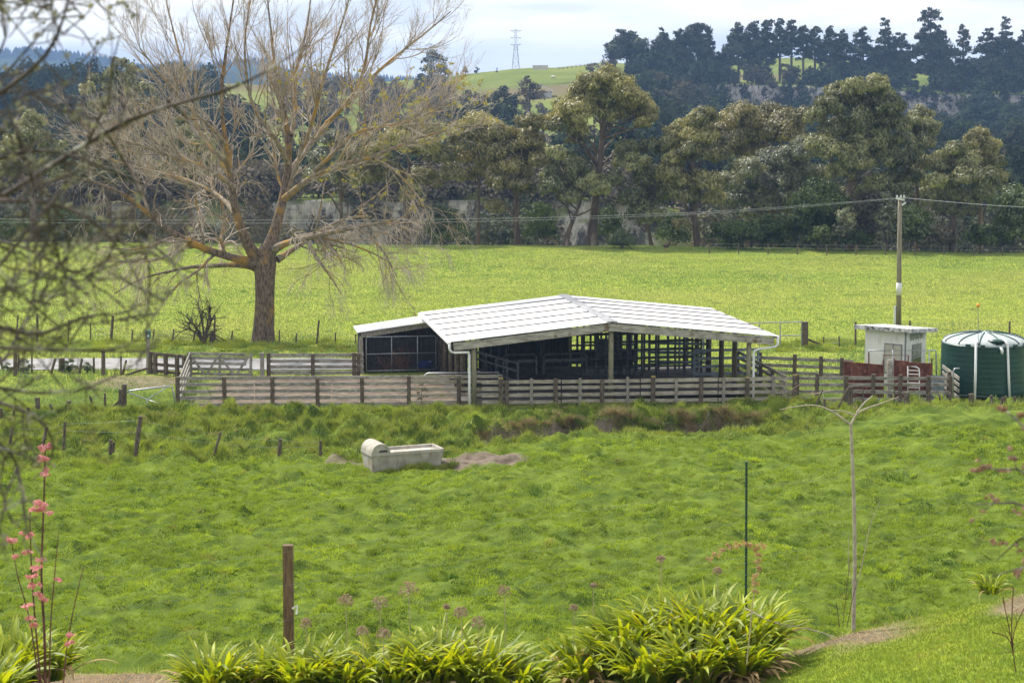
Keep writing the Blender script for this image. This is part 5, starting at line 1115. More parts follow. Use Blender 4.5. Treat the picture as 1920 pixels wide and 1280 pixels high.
for i, (u, top, bot, wdt, label) in enumerate([
 (1175, 60, 105, 32, 'lone cypress with a flat open top beside the teal tank on the hill'),
 (1245, 56, 128, 26, 'narrow cypress standing apart right of the lone flat-topped one'),
 (1272, 58, 120, 20, 'thin cypress squeezed between two broader ones at the left of the row'),
 (1308, 42, 125, 38, 'broad leaning cypress with a slanted top before the gap in the row'),
 (1385, 46, 120, 26, 'cypress with pale trunk right of the gap in the row'),
 (1412, 40, 122, 24, 'dense dark cypress with low branches right of the pale-trunked one'),
 (1437, 34, 118, 20, 'tall pointed cypress in the left half of the row'),
 (1462, 39, 100, 18, 'bare-stemmed cypress with light showing under its crown'),
 (1484, 40, 98, 18, 'twin-like slim cypress beside the bare-stemmed one'),
 (1506, 48, 108, 16, 'shorter slim cypress in the middle of the row'),
 (1528, 50, 108, 18, 'open cypress with sky showing between its branches'),
 (1556, 52, 118, 20, 'drooping cypress just left of the dip in the row'),
 (1580, 58, 116, 18, 'low rounded cypress in the dip of the row'),
 (1618, 54, 122, 26, 'wide cypress at the right side of the dip'),
 (1660, 38, 125, 22, 'spire-topped cypress with short upper branches'),
 (1690, 66, 135, 24, 'low dark cypress below the highest one'),
 (1745, 20, 128, 38, 'highest and broadest cypress of the row'),
 (1806, 50, 135, 24, 'pointed cypress right of the highest one'),
 (1852, 56, 140, 28, 'bushy cypress between two spires near the right edge'),
 (1886, 36, 140, 28, 'tall tiered cypress near the right edge'),
 (1925, 52, 145, 30, 'cypress cut by the right edge of the photo')]): cyp(label, u, top, bot + (14 if u > 1600 else 0), wdt, 30 + i)
for i, (u, top, bot, wdt, label) in enumerate([
 (1640, 98, 150, 22, 'smaller grey-green cypress in front of the row above the biggest gum'),
 (1190, 92, 150, 18, 'small dark cypress below the lone flat-topped one'),
 (1780, 120, 175, 32, 'dark spreading cypress hanging over the cliff right of the biggest gum'),
 (1840, 130, 200, 34, 'dark cypress on the slope below the right end of the row'),
 (1895, 130, 220, 34, 'large dark cypress low on the slope at the right edge'),
 (1715, 150, 205, 16, 'lone dark fir standing in front of the pale cliff')]): cyp(label, u, top, bot, wdt, 70 + i)
hilltree('dome-shaped dark tree on the skyline beside the second pylon', 812, 590, [(812, 104, 13), (800, 116, 14), (824, 114, 14), (806, 132, 16), (826, 132, 17), (838, 140, 10), (790, 144, 10), (785, 152, 8), (812, 148, 16)], 'cypress', 40, .9, 'trees on the hill pasture')
for u, top, wd, lb in ((873, 124, 6, 'small pointed fir on the green skyline'), (894, 125, 5, 'wind-bent little fir on the green skyline'), (932, 126, 2.5, 'tiny round bush on the green skyline')):
    hilltree(lb, u, 598, [(u, top + 3, wd * .5), (u + (3 if wd == 5 else 0), top + 6, wd * .6), (u - 1, top + 10, wd)], 'cypress', 90, .6, 'trees on the hill pasture', tr=.15)
hilltree('dark pine clump on the hillside left of the bare purple-brown tree', 935, 400, [(940, 178, 18), (920, 190, 18), (955, 195, 20), (935, 208, 22), (905, 210, 16), (962, 215, 16), (945, 168, 10)], 'cypress', 70, .7, 'trees on the hill pasture', tr=.25)
hilltree('dark pine at the right end of the bare tree twigs on the hill', 880, 400, [(885, 180, 16), (870, 192, 16), (895, 200, 16), (880, 215, 18)], 'cypress', 70, .7, 'trees on the hill pasture', tr=.25)
hilltree('purple-brown bushy tree with a pointed tip on the green hillside', 993, 405, [(989, 148, 7), (985, 162, 15), (1002, 166, 15), (975, 175, 16), (1012, 180, 15), (995, 184, 18), (980, 196, 14)], 'scrub', 70, .6, 'trees on the hill pasture', tr=.25)
for i, (u, Y) in enumerate(((1040, 415), (1052, 420), (1063, 424), (1046, 404), (1058, 408))):
    x, y = 0, 0; xx, yy, zz = hz(np.array(u), np.array(Y)); ppx, ppy = pxof(float(xx), float(yy), float(zz))
    hilltree('low bushy seedling in the planted patch on the green slope', u, Y, [(ppx, ppy - 5, 6), (ppx + 2, ppy - 11, 4)], 'bush', 160, .5, 'seedlings planted on the slope', tr=.08)

# pines along the far skyline: one mass
def pines():
    V = []; Q = []; n = 0; T = []
    for _ in range(1500):
        u = random.uniform(-60, 860); Y = random.uniform(2350, 2560)
        if u > 230 and random.random() < .55: continue
        j = np.interp(Y, fr_, np.arange(60)); i = np.interp(u, FU, np.arange(300)); i0, j0 = int(i), int(j)
        x, y, z = FX[i0, j0], FY[i0, j0], FZ[i0, j0]; x = at(u, 150, y)[0]
        h = random.uniform(7, 13) * (1 if u < 240 else .7); r = h * .24; k = 7
        ring = []
        for lv, (f, rr) in enumerate(((0, 1), (.35, .8), (.36, 1.0 * .62), (.68, .5), (.69, .36), (1, .02))):
            for a in range(k): ring.append((x + r * rr * math.cos(6.283 * a / k) * random.uniform(.75, 1.2), y + r * rr * math.sin(6.283 * a / k), z - 1 + h * f))
        V += ring
        for l in range(5):
            for a in range(k): Q.append([n + l * k + a, n + l * k + (a + 1) % k, n + (l + 1) * k + (a + 1) % k, n + (l + 1) * k + a])
        n += 6 * k; T += [random.random()] * (6 * k)
    tag(mk('pine_plantation', V, [np.array(Q)], M['pine'], tint=T, loc=(0, 2450, 0)), 'far pine plantation along the blue skyline', 'wood', kind='stuff')
pines()

# ------------------------------------------------------------------ pylons and small things on the hill
def pylon(label, u, top, Y, bot):
    base = at(u, bot, Y); t = thing('pylon', label, 'pylon', base, 'power pylons on the skyline'); sc = Y / F; H_ = (bot - top) * sc; w0, w1 = 7 * sc, 2.6 * sc
    fr = MB(); wl_ = lambda f: w0 + (w1 - w0) * min(1, f / .62)
    q = lambda s, r, f: base + np.array([s * wl_(f), r * wl_(f), H_ * f])
    for s in (-1, 1):
        for r in (-1, 1): fr.beam(q(s, r, 0), q(s, r, .62), .16, .16); fr.beam(q(s, r, .62), q(s, r, 1), .14, .14)
    lv = [0, .2, .38, .52, .64, .74, .84, .92, 1]
    for a, b in zip(lv, lv[1:]):
        for r in (-1, 1): fr.beam(q(-1, r, a), q(1, r, b), .08, .08); fr.beam(q(1, r, a), q(-1, r, b), .08, .08); fr.beam(q(-1, r, b), q(1, r, b), .08, .08)
    fr.build('lattice', M['pylon'], t)
    for f, wd in ((.64, 9.5), (.80, 10), (.97, 10)):
        c = base + [0, 0, H_ * f]; a = MB().beam(c - [wd * sc, 0, 0], c + [wd * sc, 0, 0], .14, .14)
        for s in (-1, 1): a.beam(c + [s * w1, 0, -.5], c + [s * wd * sc, 0, 0], .09, .09); a.beam(c + [s * wd * sc, 0, 0], c + [s * wd * sc, 0, -.9], .07, .07)
        a.build('cross_arm', M['pylon'], t)
pylon('lattice pylon standing alone on the green skyline', 967, 57, 640, 134)
pylon('thin lattice pylon in front of the dome-shaped tree', 808, 84, 585, 158)
def hillbase(u, Y): return np.array([float(a) for a in hz(np.array(u), np.array(Y))])
b = hillbase(1148, 590); tag(MB().box(b + [0, 0, 1.0], (2.2, 2.0, 2.2)).lathe(b + [0, 0, 2.1], [(1.0, 0), (.8, .18), (0, .25)], 14).build('hill_tank', M['teal'], None, b), 'small teal tank on the hill crest beside the lone cypress', 'tank')
b = hillbase(1013, 597); wv = MB().box(b + [0, 0, .5], (4.5, .8, 1.3)).box(b + [0, 0, 1.25], (4.8, 1.0, .14)); tag(wv.build('hill_shelter', M['cream'], None, b), 'low pale shelter on the skyline right of the pylon', 'shelter')
b = hillbase(1012, 505); bs = thing('farm_shed', 'small gabled shed with cream barge boards on the green hill', 'shed', b)
MB().hexa([b + [-3, -2, -.5], b + [3, -2, -.5], b + [3, 2, -.5], b + [-3, 2, -.5]], [b + [-3, -2, 1.6], b + [3, -2, 1.6], b + [3, 2, 1.6], b + [-3, 2, 1.6]]).build('wall', M['hutroof'], bs)
for s in (-1, 1): MB().hexa([b + [0, -2.4, 3.1], b + [s * 3.6, -2.4, 1.4], b + [s * 3.6, 2.4, 1.4], b + [0, 2.4, 3.1]], [b + [0, -2.4, 3.3], b + [s * 3.6, -2.4, 1.6], b + [s * 3.6, 2.4, 1.6], b + [0, 2.4, 3.3]]).build('roof', M['bluesteel'], bs)
for s in (-1, 1): MB().beam(b + [0, -2.45, 3.2], b + [s * 3.6, -2.45, 1.5], .08, .4).build('barge_board', M['cream'], bs)
ps = []
for k in range(12):
    u = 1048 + k * 8; q = hillbase(u, 596); a_, c_ = pxof(*q); ps.append((u, c_ + 1, c_ - 4.5, 0, .10, 596.))
wire_fence('hilltop_fence', 'fence of tiny posts along the green hill crest', ps, (.6, .95), wr=.02)
b = hillbase(1037, 560); sh = thing('sheep', 'white sheep grazing on the green hilltop', 'sheep', b)
MB().ball(b + [0, 0, .62], (.62, .32, .34), 12, 8).build('body', M['sheep'], sh, smooth=True)
MB().ball(b + [.66, 0, .5], (.2, .12, .15), 8, 6).tube([b + [.5, 0, .65], b + [.66, 0, .52]], .12, 6).build('head', M['sheep'], sh, smooth=True)
for s in (-1, 1):
    for r in (-1, 1): MB().tube([b + [.38 * s, .16 * r, .45], b + [.38 * s, .16 * r, -.05]], [.07, .045], 6).build('leg', M['frame'], sh)
# dark bird in the field
b = atz(1249, 470, 0); b = at(1249, 470, 148.5); b[2] = float(gz(b[0], b[1])) + .02
bd = thing('swamp_hen', 'dark long-legged bird standing at the far edge of the field', 'bird', b)
MB().ball(b + [0, 0, .40], (.24, .13, .15), 12, 8).tube([b + [.12, 0, .45], b + [.22, 0, .58], b + [.25, 0, .66]], [.10, .06, .05], 8).ball(b + [.27, 0, .68], (.07, .055, .06), 8, 6).tube([b + [-.16, 0, .42], b + [-.34, 0, .46]], [.09, .03], 6).build('body', M['bird'], bd, smooth=True)
MB().tube([b + [.31, 0, .68], b + [.40, 0, .66]], [.035, .008], 6).build('bill', M['birdred'], bd)
for s in (-1, 1): MB().tube([b + [.0, .05 * s, .32], b + [-.04, .05 * s, .16], b + [.0, .05 * s, 0], b + [.10, .05 * s, 0]], .014, 5).build('leg', M['birdred'], bd)
# ------------------------------------------------------------------ blurred lichen-covered tree close on the left
def near_tree():
    tb = np.array([-2.75, 4.9, float(gz(-2.75, 4.9)) - .1]); t = thing('lichen_tree', 'bare lichen-covered tree reaching in close from the left edge', 'tree', tb)
    trunk = [tb, tb + [.05, 0, 1.6], tb + [.1, .05, 2.9], tb + [.2, .05, 4.2], tb + [.25, 0, 5.6]]
    tc0, tr0 = resample(trunk, [.13, .11, .09, .07, .03], 14)
    px = [
     ([(-520, 420), (-200, 290), (-40, 205), (60, 135), (103, 92), (122, 40), (133, -30), (140, -90)], 4.6, 9),
     ([(-520, 560), (-150, 460), (-20, 385), (60, 335), (135, 285), (200, 247), (255, 217), (315, 190), (380, 187), (435, 172), (485, 143), (530, 118), (575, 84)], 4.9, 10),
     ([(-500, 420), (-120, 330), (0, 295), (70, 276), (110, 282), (160, 295), (215, 330), (290, 350), (340, 380)], 4.5, 7),
     ([(-500, 520), (-120, 385), (0, 373), (60, 370), (135, 390), (170, 405), (200, 432), (235, 480), (270, 530), (285, 590)], 4.4, 8),
     ([(-480, 560), (-140, 450), (0, 446), (45, 462), (88, 482), (135, 516), (190, 530), (240, 520)], 4.7, 6),
     ([(-480, 660), (-100, 590), (0, 604), (48, 637), (100, 626), (150, 592), (178, 580), (235, 600), (262, 570)], 4.5, 9),
     ([(-480, 700), (-100, 640), (0, 652), (90, 660), (190, 652), (262, 668), (300, 650)], 4.3, 7),
     ([(-480, 760), (-100, 710), (0, 726), (60, 742), (120, 735), (165, 722), (205, 735)], 4.6, 7),
     ([(-400, 760), (-60, 735), (40, 760), (95, 800), (108, 830), (90, 885), (60, 900)], 4.8, 6),
     ([(-480, 500), (-80, 520), (0, 560), (40, 540), (95, 510), (150, 470), (200, 440)], 4.3, 6),
     ([(-480, 300), (-100, 180), (0, 110), (20, 60), (8, 20), (-20, -40)], 4.8, 5),
     ([(-480, 780), (-60, 800), (10, 830), (40, 870), (30, 910), (50, 940)], 4.5, 6),
     ([(315, 190), (352, 220), (372, 262), (420, 300), (432, 330), (448, 290)], 4.9, 4.5),
     ([(200, 247), (230, 300), (262, 345), (248, 400), (262, 455), (290, 520), (255, 600)], 4.8, 4.5),
     ([(60, 335), (30, 250), (40, 180), (80, 170), (130, 150)], 4.6, 4.5),
     ([(103, 92), (100, 50), (97, -20)], 4.6, 2.5), ([(122, 60), (160, 30), (190, -10)], 4.7, 2.5), ([(180, 100), (205, 66), (206, 10)], 5.2, 1.8), ([(150, 120), (190, 78), (232, 66)], 5.2, 1.8),
     ([(-100, 560), (0, 500), (60, 420), (120, 350), (160, 330)], 4.4, 6), ([(-100, 690), (0, 690), (50, 600), (90, 560), (160, 540)], 4.6, 5.5),
     ([(235, 480), (280, 470), (330, 500), (355, 540), (400, 500)], 4.7, 3.2), ([(190, 660), (260, 640), (310, 560), (345, 520)], 4.5, 3.2),
    ]
    cs, rs = [], []
    for pts, Y, r in px:
        c = [at(x, y, Y + .15 * math.sin(i * 1.7 + Y * 9)) for i, (x, y) in enumerate(pts)]
        rr = np.linspace(r * .72, max(.9, r * .16), len(pts)) * Y / F
        if pts[0][0] <= -380:
            p0 = c[0]; i = int(np.argmin(np.abs(tc0[:, 2] - p0[2] + .5))); c = [tc0[i]] + c; rr = np.concatenate([[rr[0] * 1.3], rr])
        a, b = resample(c, rr, 24); cs.append(a); rs.append(b)
    cs = np.stack(cs); rs = np.stack(rs)
    mk('trunk', tubes(tc0[None], tr0[None], 12)[0], [tubes(tc0[None], tr0[None], 12)[1]], M['lichentwig'], t, smooth=True)
    v, q = tubes(cs, rs, 7); mk('branches', v, [q], M['lichentwig'], t, smooth=True)
    per = np.array([13 if p[0][0][0] <= -80 else 9 for p in px])
    b1, s1 = grow(cs, rs, per, .30, 50, k=6, t0=.35, up=.02, wob=.17, rf=.6, rmin=.0026, taper=.45, tipL=.7)
    b2, s2 = grow(b1, s1, 4, .11, 50, k=4, t0=.1, wob=.2, rf=.75, rmin=.0017, taper=.6)
    b3, s3 = grow(b2, s2, 2, .05, 60, k=3, t0=.2, wob=.3, rf=.8, rmin=.0013, taper=.8)
    u1, w1 = pxof(b1[:, -1, 0], b1[:, -1, 1], b1[:, -1, 2]); keep = ~((u1 > 300) & (w1 > 560)) & ~((w1 < 150) & (u1 > 200))
    drop = ((u1 > 320) & (rng.random(len(u1)) < .85)) | ((w1 < 170) & (u1 > 50) & (rng.random(len(u1)) < .75)) | ((u1 > 170) & (rng.random(len(u1)) < .6)); nk = len(b1); k2 = ~np.repeat(drop, 4); b2, s2 = b2[k2], s2[k2]; b3, s3 = b3[np.repeat(k2, 2)], s3[np.repeat(k2, 2)]; b1, s1 = b1[~drop], s1[~drop]
    print('near twigs', len(b1), len(b2), len(b3))
    v, q = join([tubes(b1, s1, 4), tubes(b2, s2, 3), tubes(b3, s3, 3)]); mk('twigs', v, [q], M['lichentwig'], t)
    pts = np.concatenate([b1[:, 2:].reshape(-1, 3), b2[:, 1:3].reshape(-1, 3), cs[:, 6:].reshape(-1, 3)]); sel = pts[rng.permutation(len(pts))[:520]]
    bl = [(p[0], p[1], p[2], rng.uniform(.006, .016)) for p in sel]
    v, q, tt = leafcloud(bl, 50000, .010, .8, .1, sub=5, subr=.6); mk('lichen', v, [q], M['lichenleaf'], t, tint=tt)
near_tree()

# ------------------------------------------------------------------ right-hand near twigs with buds
def near_twigs():
    Y = 6.2; b0 = at(2330, 1200, Y); b0[2] = float(gz(b0[0], Y)) - .1; t = thing('budding_shrub', 'blurred shrub with pinkish buds poking in at the right edge', 'shrub', b0)
    px = [[(2050, 1000), (1960, 850), (1925, 770), (1905, 745), (1880, 765)], [(2050, 1000), (1970, 900), (1915, 830), (1880, 845), (1845, 880)], [(2060, 1010), (1960, 940), (1910, 905), (1860, 930), (1830, 945)], [(2060, 1020), (1980, 980), (1920, 960), (1885, 985), (1868, 1050)], [(2060, 1030), (1960, 1040), (1900, 1045), (1860, 1080)]]
    cs, rs = [], []
    for p in px:
        c = [b0, at(2150, 1130, Y)] + [at(x, y, Y + .1 * i) for i, (x, y) in enumerate(p)]; a, b = resample(c, np.linspace(.009, .0018, len(c)), 20); cs.append(a); rs.append(b)
    cs = np.stack(cs); rs = np.stack(rs); b1, s1 = grow(cs, rs, 22, .16, 50, k=5, t0=.55, wob=.2, rmin=.0014)
    v, q = join([tubes(cs, rs, 5), tubes(b1, s1, 3)]); mk('stems', v, [q], M['lichentwig'], t)
    tips = np.concatenate([b1[:, -1], b1[:, 2]]); bl = [(p[0], p[1], p[2], rng.uniform(.008, .017)) for p in tips]
    v, q, tt = leafcloud(bl, 120000, .014, .6, 0, sub=4); mk('buds', v, [q], M['buds'], t, tint=tt)
near_twigs()

# ------------------------------------------------------------------ strap-leaved clumps along the garden edge
def strap(name, label, px, py, Y, n, L, W_, group, spread=.22, e1=-14, dryf=.1):
    b = at(px, py, Y); t = thing(name, label, 'plant', b, group)
    for part, cnt, mat in (('leaves', n, M['aga']), ('dry_leaves', int(n * dryf), M['agadry'])):
        K = 8; phi = rng.random(cnt) * 2 * np.pi; e0 = np.radians(rng.uniform(55, 92, cnt)); ee = np.radians(e1 + rng.uniform(-35, 45, cnt))
        if part == 'dry_leaves': e0 = np.radians(rng.uniform(15, 55, cnt)); ee = np.radians(rng.uniform(-85, -40, cnt))
        ln = L * rng.uniform(.6, 1.2, cnt); w_ = W_ * rng.uniform(.75, 1.25, cnt)
        p = b + np.stack([np.cos(phi), np.sin(phi), np.zeros(cnt)], 1) * (spread * np.sqrt(rng.random(cnt)))[:, None]; phi = phi + rng.normal(size=cnt) * .5
        V = np.zeros((cnt, K, 3, 3)); prof = [.75, .95, 1, 1, .95, .8, .55, .06]
        hd_ = np.stack([np.cos(phi), np.sin(phi), 0 * phi], 1); sd = np.stack([-np.sin(phi), np.cos(phi), 0 * phi], 1)
        tw = rng.normal(size=cnt) * .35
        for k in range(K):
            f = k / (K - 1); e = e0 + (ee - e0) * f ** 1.5
            nrm = -np.sin(e)[:, None] * hd_ + np.cos(e)[:, None] * np.array([0, 0, 1.]); s2 = sd * np.cos(tw * f)[:, None] + nrm * np.sin(tw * f)[:, None]
            V[:, k, 0] = p - s2 * (w_ * prof[k] / 2)[:, None]; V[:, k, 2] = p + s2 * (w_ * prof[k] / 2)[:, None]; V[:, k, 1] = p - nrm * (w_ * .16 * prof[k])[:, None]
            p = p + (np.cos(e)[:, None] * hd_ + np.sin(e)[:, None] * np.array([0, 0, 1.])) * (ln / (K - 1))[:, None]
        I = np.arange(cnt * K * 3).reshape(cnt, K, 3)
        q = np.concatenate([np.stack([I[:, :-1, j], I[:, :-1, j + 1], I[:, 1:, j + 1], I[:, 1:, j]], -1).reshape(-1, 4) for j in (0, 1)])
        tint = np.repeat(rng.random(cnt)[:, None], K * 3, 1) * .62 + np.tile(np.repeat(np.linspace(0, .38, K), 3), (cnt, 1))
        mk(part, V.reshape(-1, 3), [q], mat, t, tint=tint.ravel(), smooth=True)
AG = 'strap-leaved clumps along the garden edge'
for i, (px, py, Y, n, L, lb) in enumerate([
 (1090, 1275, 21.4, 70, .52, 'sparser strap-leaved clump with brown leaves at the left end of the big bushy group'),
 (1170, 1250, 21.6, 120, .66, 'strap-leaved clump second from the left in the big bushy group'),
 (1250, 1235, 21.8, 150, .76, 'strap-leaved clump with the tallest yellow tips in the middle of the big group'),
 (1330, 1228, 21.8, 160, .78, 'strap-leaved clump in front of the green metal stake'),
 (1405, 1236, 21.6, 150, .70, 'strap-leaved clump at the right end of the big group beside the straw mulch'),
 (1215, 1290, 20.9, 110, .62, 'strap-leaved clump low in front of the big group at the left'),
 (1305, 1282, 20.9, 130, .66, 'strap-leaved clump low in front of the big group at its centre'),
 (1390, 1268, 21.0, 120, .60, 'strap-leaved clump drooping onto the lawn at the right front of the big group'),
 (400, 1310, 20.8, 110, .60, 'yellowing strap-leaved clump at the left end of the bottom edge row'),
 (480, 1305, 21.0, 110, .58, 'strap-leaved clump just left of the foot of the brown post'),
 (565, 1300, 20.8, 120, .60, 'strap-leaved clump hiding the foot of the brown post'),
 (650, 1305, 20.8, 130, .60, 'strap-leaved clump right of the brown post with grey stalks behind'),
 (735, 1300, 20.9, 130, .64, 'strap-leaved clump below the tallest dried seed head'),
 (820, 1292, 21.0, 150, .68, 'dense green strap-leaved clump in the middle of the bottom edge row'),
 (900, 1295, 21.0, 150, .66, 'dense strap-leaved clump near the right end of the bottom edge row'),
 (965, 1315, 20.8, 110, .58, 'low strap-leaved clump closing the right end of the bottom edge row'),
 (25, 1275, 20.6, 110, .60, 'green strap-leaved clump in the bottom left corner behind the pink-leaved stems'),
 (88, 1268, 20.9, 90, .52, 'strap-leaved clump with yellow leaves right of the bottom left corner'),
 (-20, 1320, 19.5, 110, .55, 'strap-leaved clump cut by the bottom left corner of the photo')]):
    strap('strap_leaf_clump', lb, px, py, Y, int(n * 1.35), L * 1.05, .056, AG, dryf=.35 if i in (0, 7) else .14)
strap('flax_tuft', 'small yellow-brown tuft on the bank at the right above the lawn edge', 1855, 1112, 24.5, 60, .28, .03, None, .12)

# dried seed heads on stalks
def seedhead(px, top, foot, Y, r, lb, lean_=6):
    b = at(px, foot, Y); tp_ = at(px + lean_, top, Y); t = thing('seed_head', lb, 'seed head', b, 'dried seed heads above the strap-leaved clumps')
    MB().tube([b, (b + tp_) / 2 + [.01, 0, 0], tp_], [.006, .005, .004], 6).build('stalk', M['strawtwig'], t)
    d = rng.normal(size=(46, 3)); d /= np.linalg.norm(d, axis=1)[:, None]; d[:, 2] = np.where(d[:, 2] < -.5, -d[:, 2], d[:, 2])
    c = np.stack([np.repeat(tp_[None], 46, 0), tp_ + d * r * .6, tp_ + d * r], 1); v, q = tubes(c, np.full((46, 3), .0022), 3); mk('spokes', v, [q], M['strawtwig'], t)
    v, q, tt = leafcloud([(*(tp_ + e * r), .014) for e in d], 60000, .018, .6, 0, sub=4); mk('seeds', v, [q], M['seed'], t, tint=tt)
for px, top, foot, Y, r, lb in ((768, 1108, 1270, 21.6, .105, 'largest and tallest dried seed head right of the brown post'), (712, 1132, 1280, 21.3, .085, 'dried seed head left of the largest one'), (650, 1128, 1285, 22.0, .085, 'pale dried seed head nearest the brown post'), (716, 1190, 1285, 20.6, .07, 'low dried seed head just above the leaves'), (868, 1150, 1285, 20.9, .07, 'tilted dried seed head above the dense middle clump'), (893, 1168, 1285, 20.7, .07, 'drooping dried seed head right of the tilted one'), (948, 1110, 1290, 22.3, .075, 'solitary dried seed head at the right end of the bottom edge row'), (838, 1138, 1285, 21.2, .03, 'thin bare stalk without a head beside the tilted seed head'), (1108, 1098, 1260, 22.2, .03, 'thin bare stalk left of the big bushy group'), (1072, 1140, 1270, 21.6, .04, 'short stalk at the left end of the big bushy group'), (1236, 1050, 1230, 22.3, .05, 'small dried head above the middle of the big bushy group'), (1345, 1072, 1235, 22.2, .05, 'small pale dried head left of the green metal stake'), (575, 1170, 1290, 21.0, .06, 'grey dried head beside the foot of the brown post'), (682, 1185, 1290, 20.6, .06, 'greyish low dried head among the bottom edge leaves')):
    seedhead(px, top, foot, Y, r, lb, random.uniform(-4, 8))
# brown plume arching left from near the stake
pb_ = at(1400, 1245, 18.0); t = thing('dry_plume', 'arching reddish-brown grass plume beside the green metal stake', 'plume', pb_)
pp = [pb_, at(1412, 1120, 18), at(1425, 1035, 18), at(1400, 1018, 18), at(1365, 1026, 18), at(1332, 1048, 18)]
C, R = resample(pp, [.006, .005, .004, .003, .003, .002], 24); v, q = tubes(C[None], R[None], 5); mk('stalk', v, [q], M['strawtwig'], t)
v, q, tt = leafcloud([(*C[i], .045) for i in range(10, 24)] + [(*at(1425, 1025, 18), .05)], 26000, .035, .3, .5, sub=6); mk('plume', v, [q], M['plume'], t, tint=tt)

# stems with pink new leaves
def pinkplant():
    Y = 13.5; b = at(82, 1290, Y); t = thing('pink_leaved_shrub', 'upright dark red stems with whorls of pink new leaves at the left', 'shrub', b)
    stems = [([(85, 1290), (84, 1180), (76, 1080), (82, 960), (85, 835)], .011), ([(78, 1290), (66, 1170), (58, 1050), (56, 950)], .008), ([(75, 1290), (55, 1150), (32, 1080), (22, 1015)], .006), ([(92, 1290), (95, 1160), (104, 1060), (110, 995)], .006), ([(118, 1290), (124, 1220), (140, 1130), (157, 1060)], .006)]
    cs = []; rs = []
    for p, r in stems: a, c = resample([at(x, y, Y + .1 * i) for i, (x, y) in enumerate(p)], np.linspace(r, r * .45, len(p)), 14); cs.append(a); rs.append(c)
    v, q = tubes(np.stack(cs), np.stack(rs), 6); mk('stems', v, [q], M['redstem'], t)
    wh = [(80, 838, 17), (78, 860, 14), (84, 885, 12), (80, 945, 13), (86, 958, 14), (70, 955, 10), (48, 1003, 11), (20, 1014, 12), (50, 1034, 9), (80, 1048, 12), (64, 1066, 11), (58, 1082, 10), (68, 1098, 11), (72, 1112, 10), (84, 1122, 10), (107, 1088, 7), (50, 1136, 9), (54, 1160, 8), (128, 1190, 9), (130, 1206, 8), (62, 1172, 7), (28, 1042, 7)]
    bl = []
    for x, y, r in wh:
        for k in range(4): c = at(x + random.uniform(-1, 1) * r * .9, y + random.uniform(-.35, .35) * r, Y + random.uniform(-.05, .05)); bl.append((*c, r * .55 * Y / F))
    v, q, tt = leafcloud(bl, 26000, .035, .5, .3, .5, sub=6); mk('leaves', v, [q], M['pink'], t, tint=tt)
pinkplant()

# brown post, green stake and garden wire
b = at(542, 1262, 22.4); t = thing('wooden_post', 'short square brown timber post by the garden edge', 'post', b)
tpp = at(540, 1021, 22.4); MB().beam(b - [0, 0, .3], tpp, .115, .10, up=(0, 1, 0)).build('shaft', M['brownpost'], t)
MB().tube([at(549, 1140, 22.33), at(557, 1134, 22.3), at(556, 1150, 22.3)], .016, 6).build('insulator', M['whitepipe'], t)
b = at(1399, 1150, 24); sk = MB().beam(b - [0, 0, .3], at(1399.5, 865, 24), .026, .026, up=(0, 1, 0))
for k in range(12): sk.box(at(1399.5, 880 + k * 22, 23.98), (.034, .034, .012))
tag(sk.build('metal_stake', M['tank'], None, b), 'thin dark green metal stake behind the big strap-leaved clump', 'stake')
for i, dy in enumerate((0, 62, 128)):
    pts = [at(-200, 1140 + dy, 20.5), at(0, 1112 + dy, 21), at(300, 1066 + dy, 21.8), at(540, 1034 + dy, 22.35), at(900, 985 + dy, 23), at(1399, 915 + dy, 23.95), at(1700, 880 + dy, 24.6), at(2100, 835 + dy, 25.4)]
    tag(MB().tube(resample(pts, [1] * 8, 30)[0], .0009, 4).build('garden_wire', M['wire'], None, pts[0]), ('top', 'middle', 'lowest')[i] + ' strand of the faint garden fence wire from the brown post to the green stake', 'wire', 'garden fence wires')

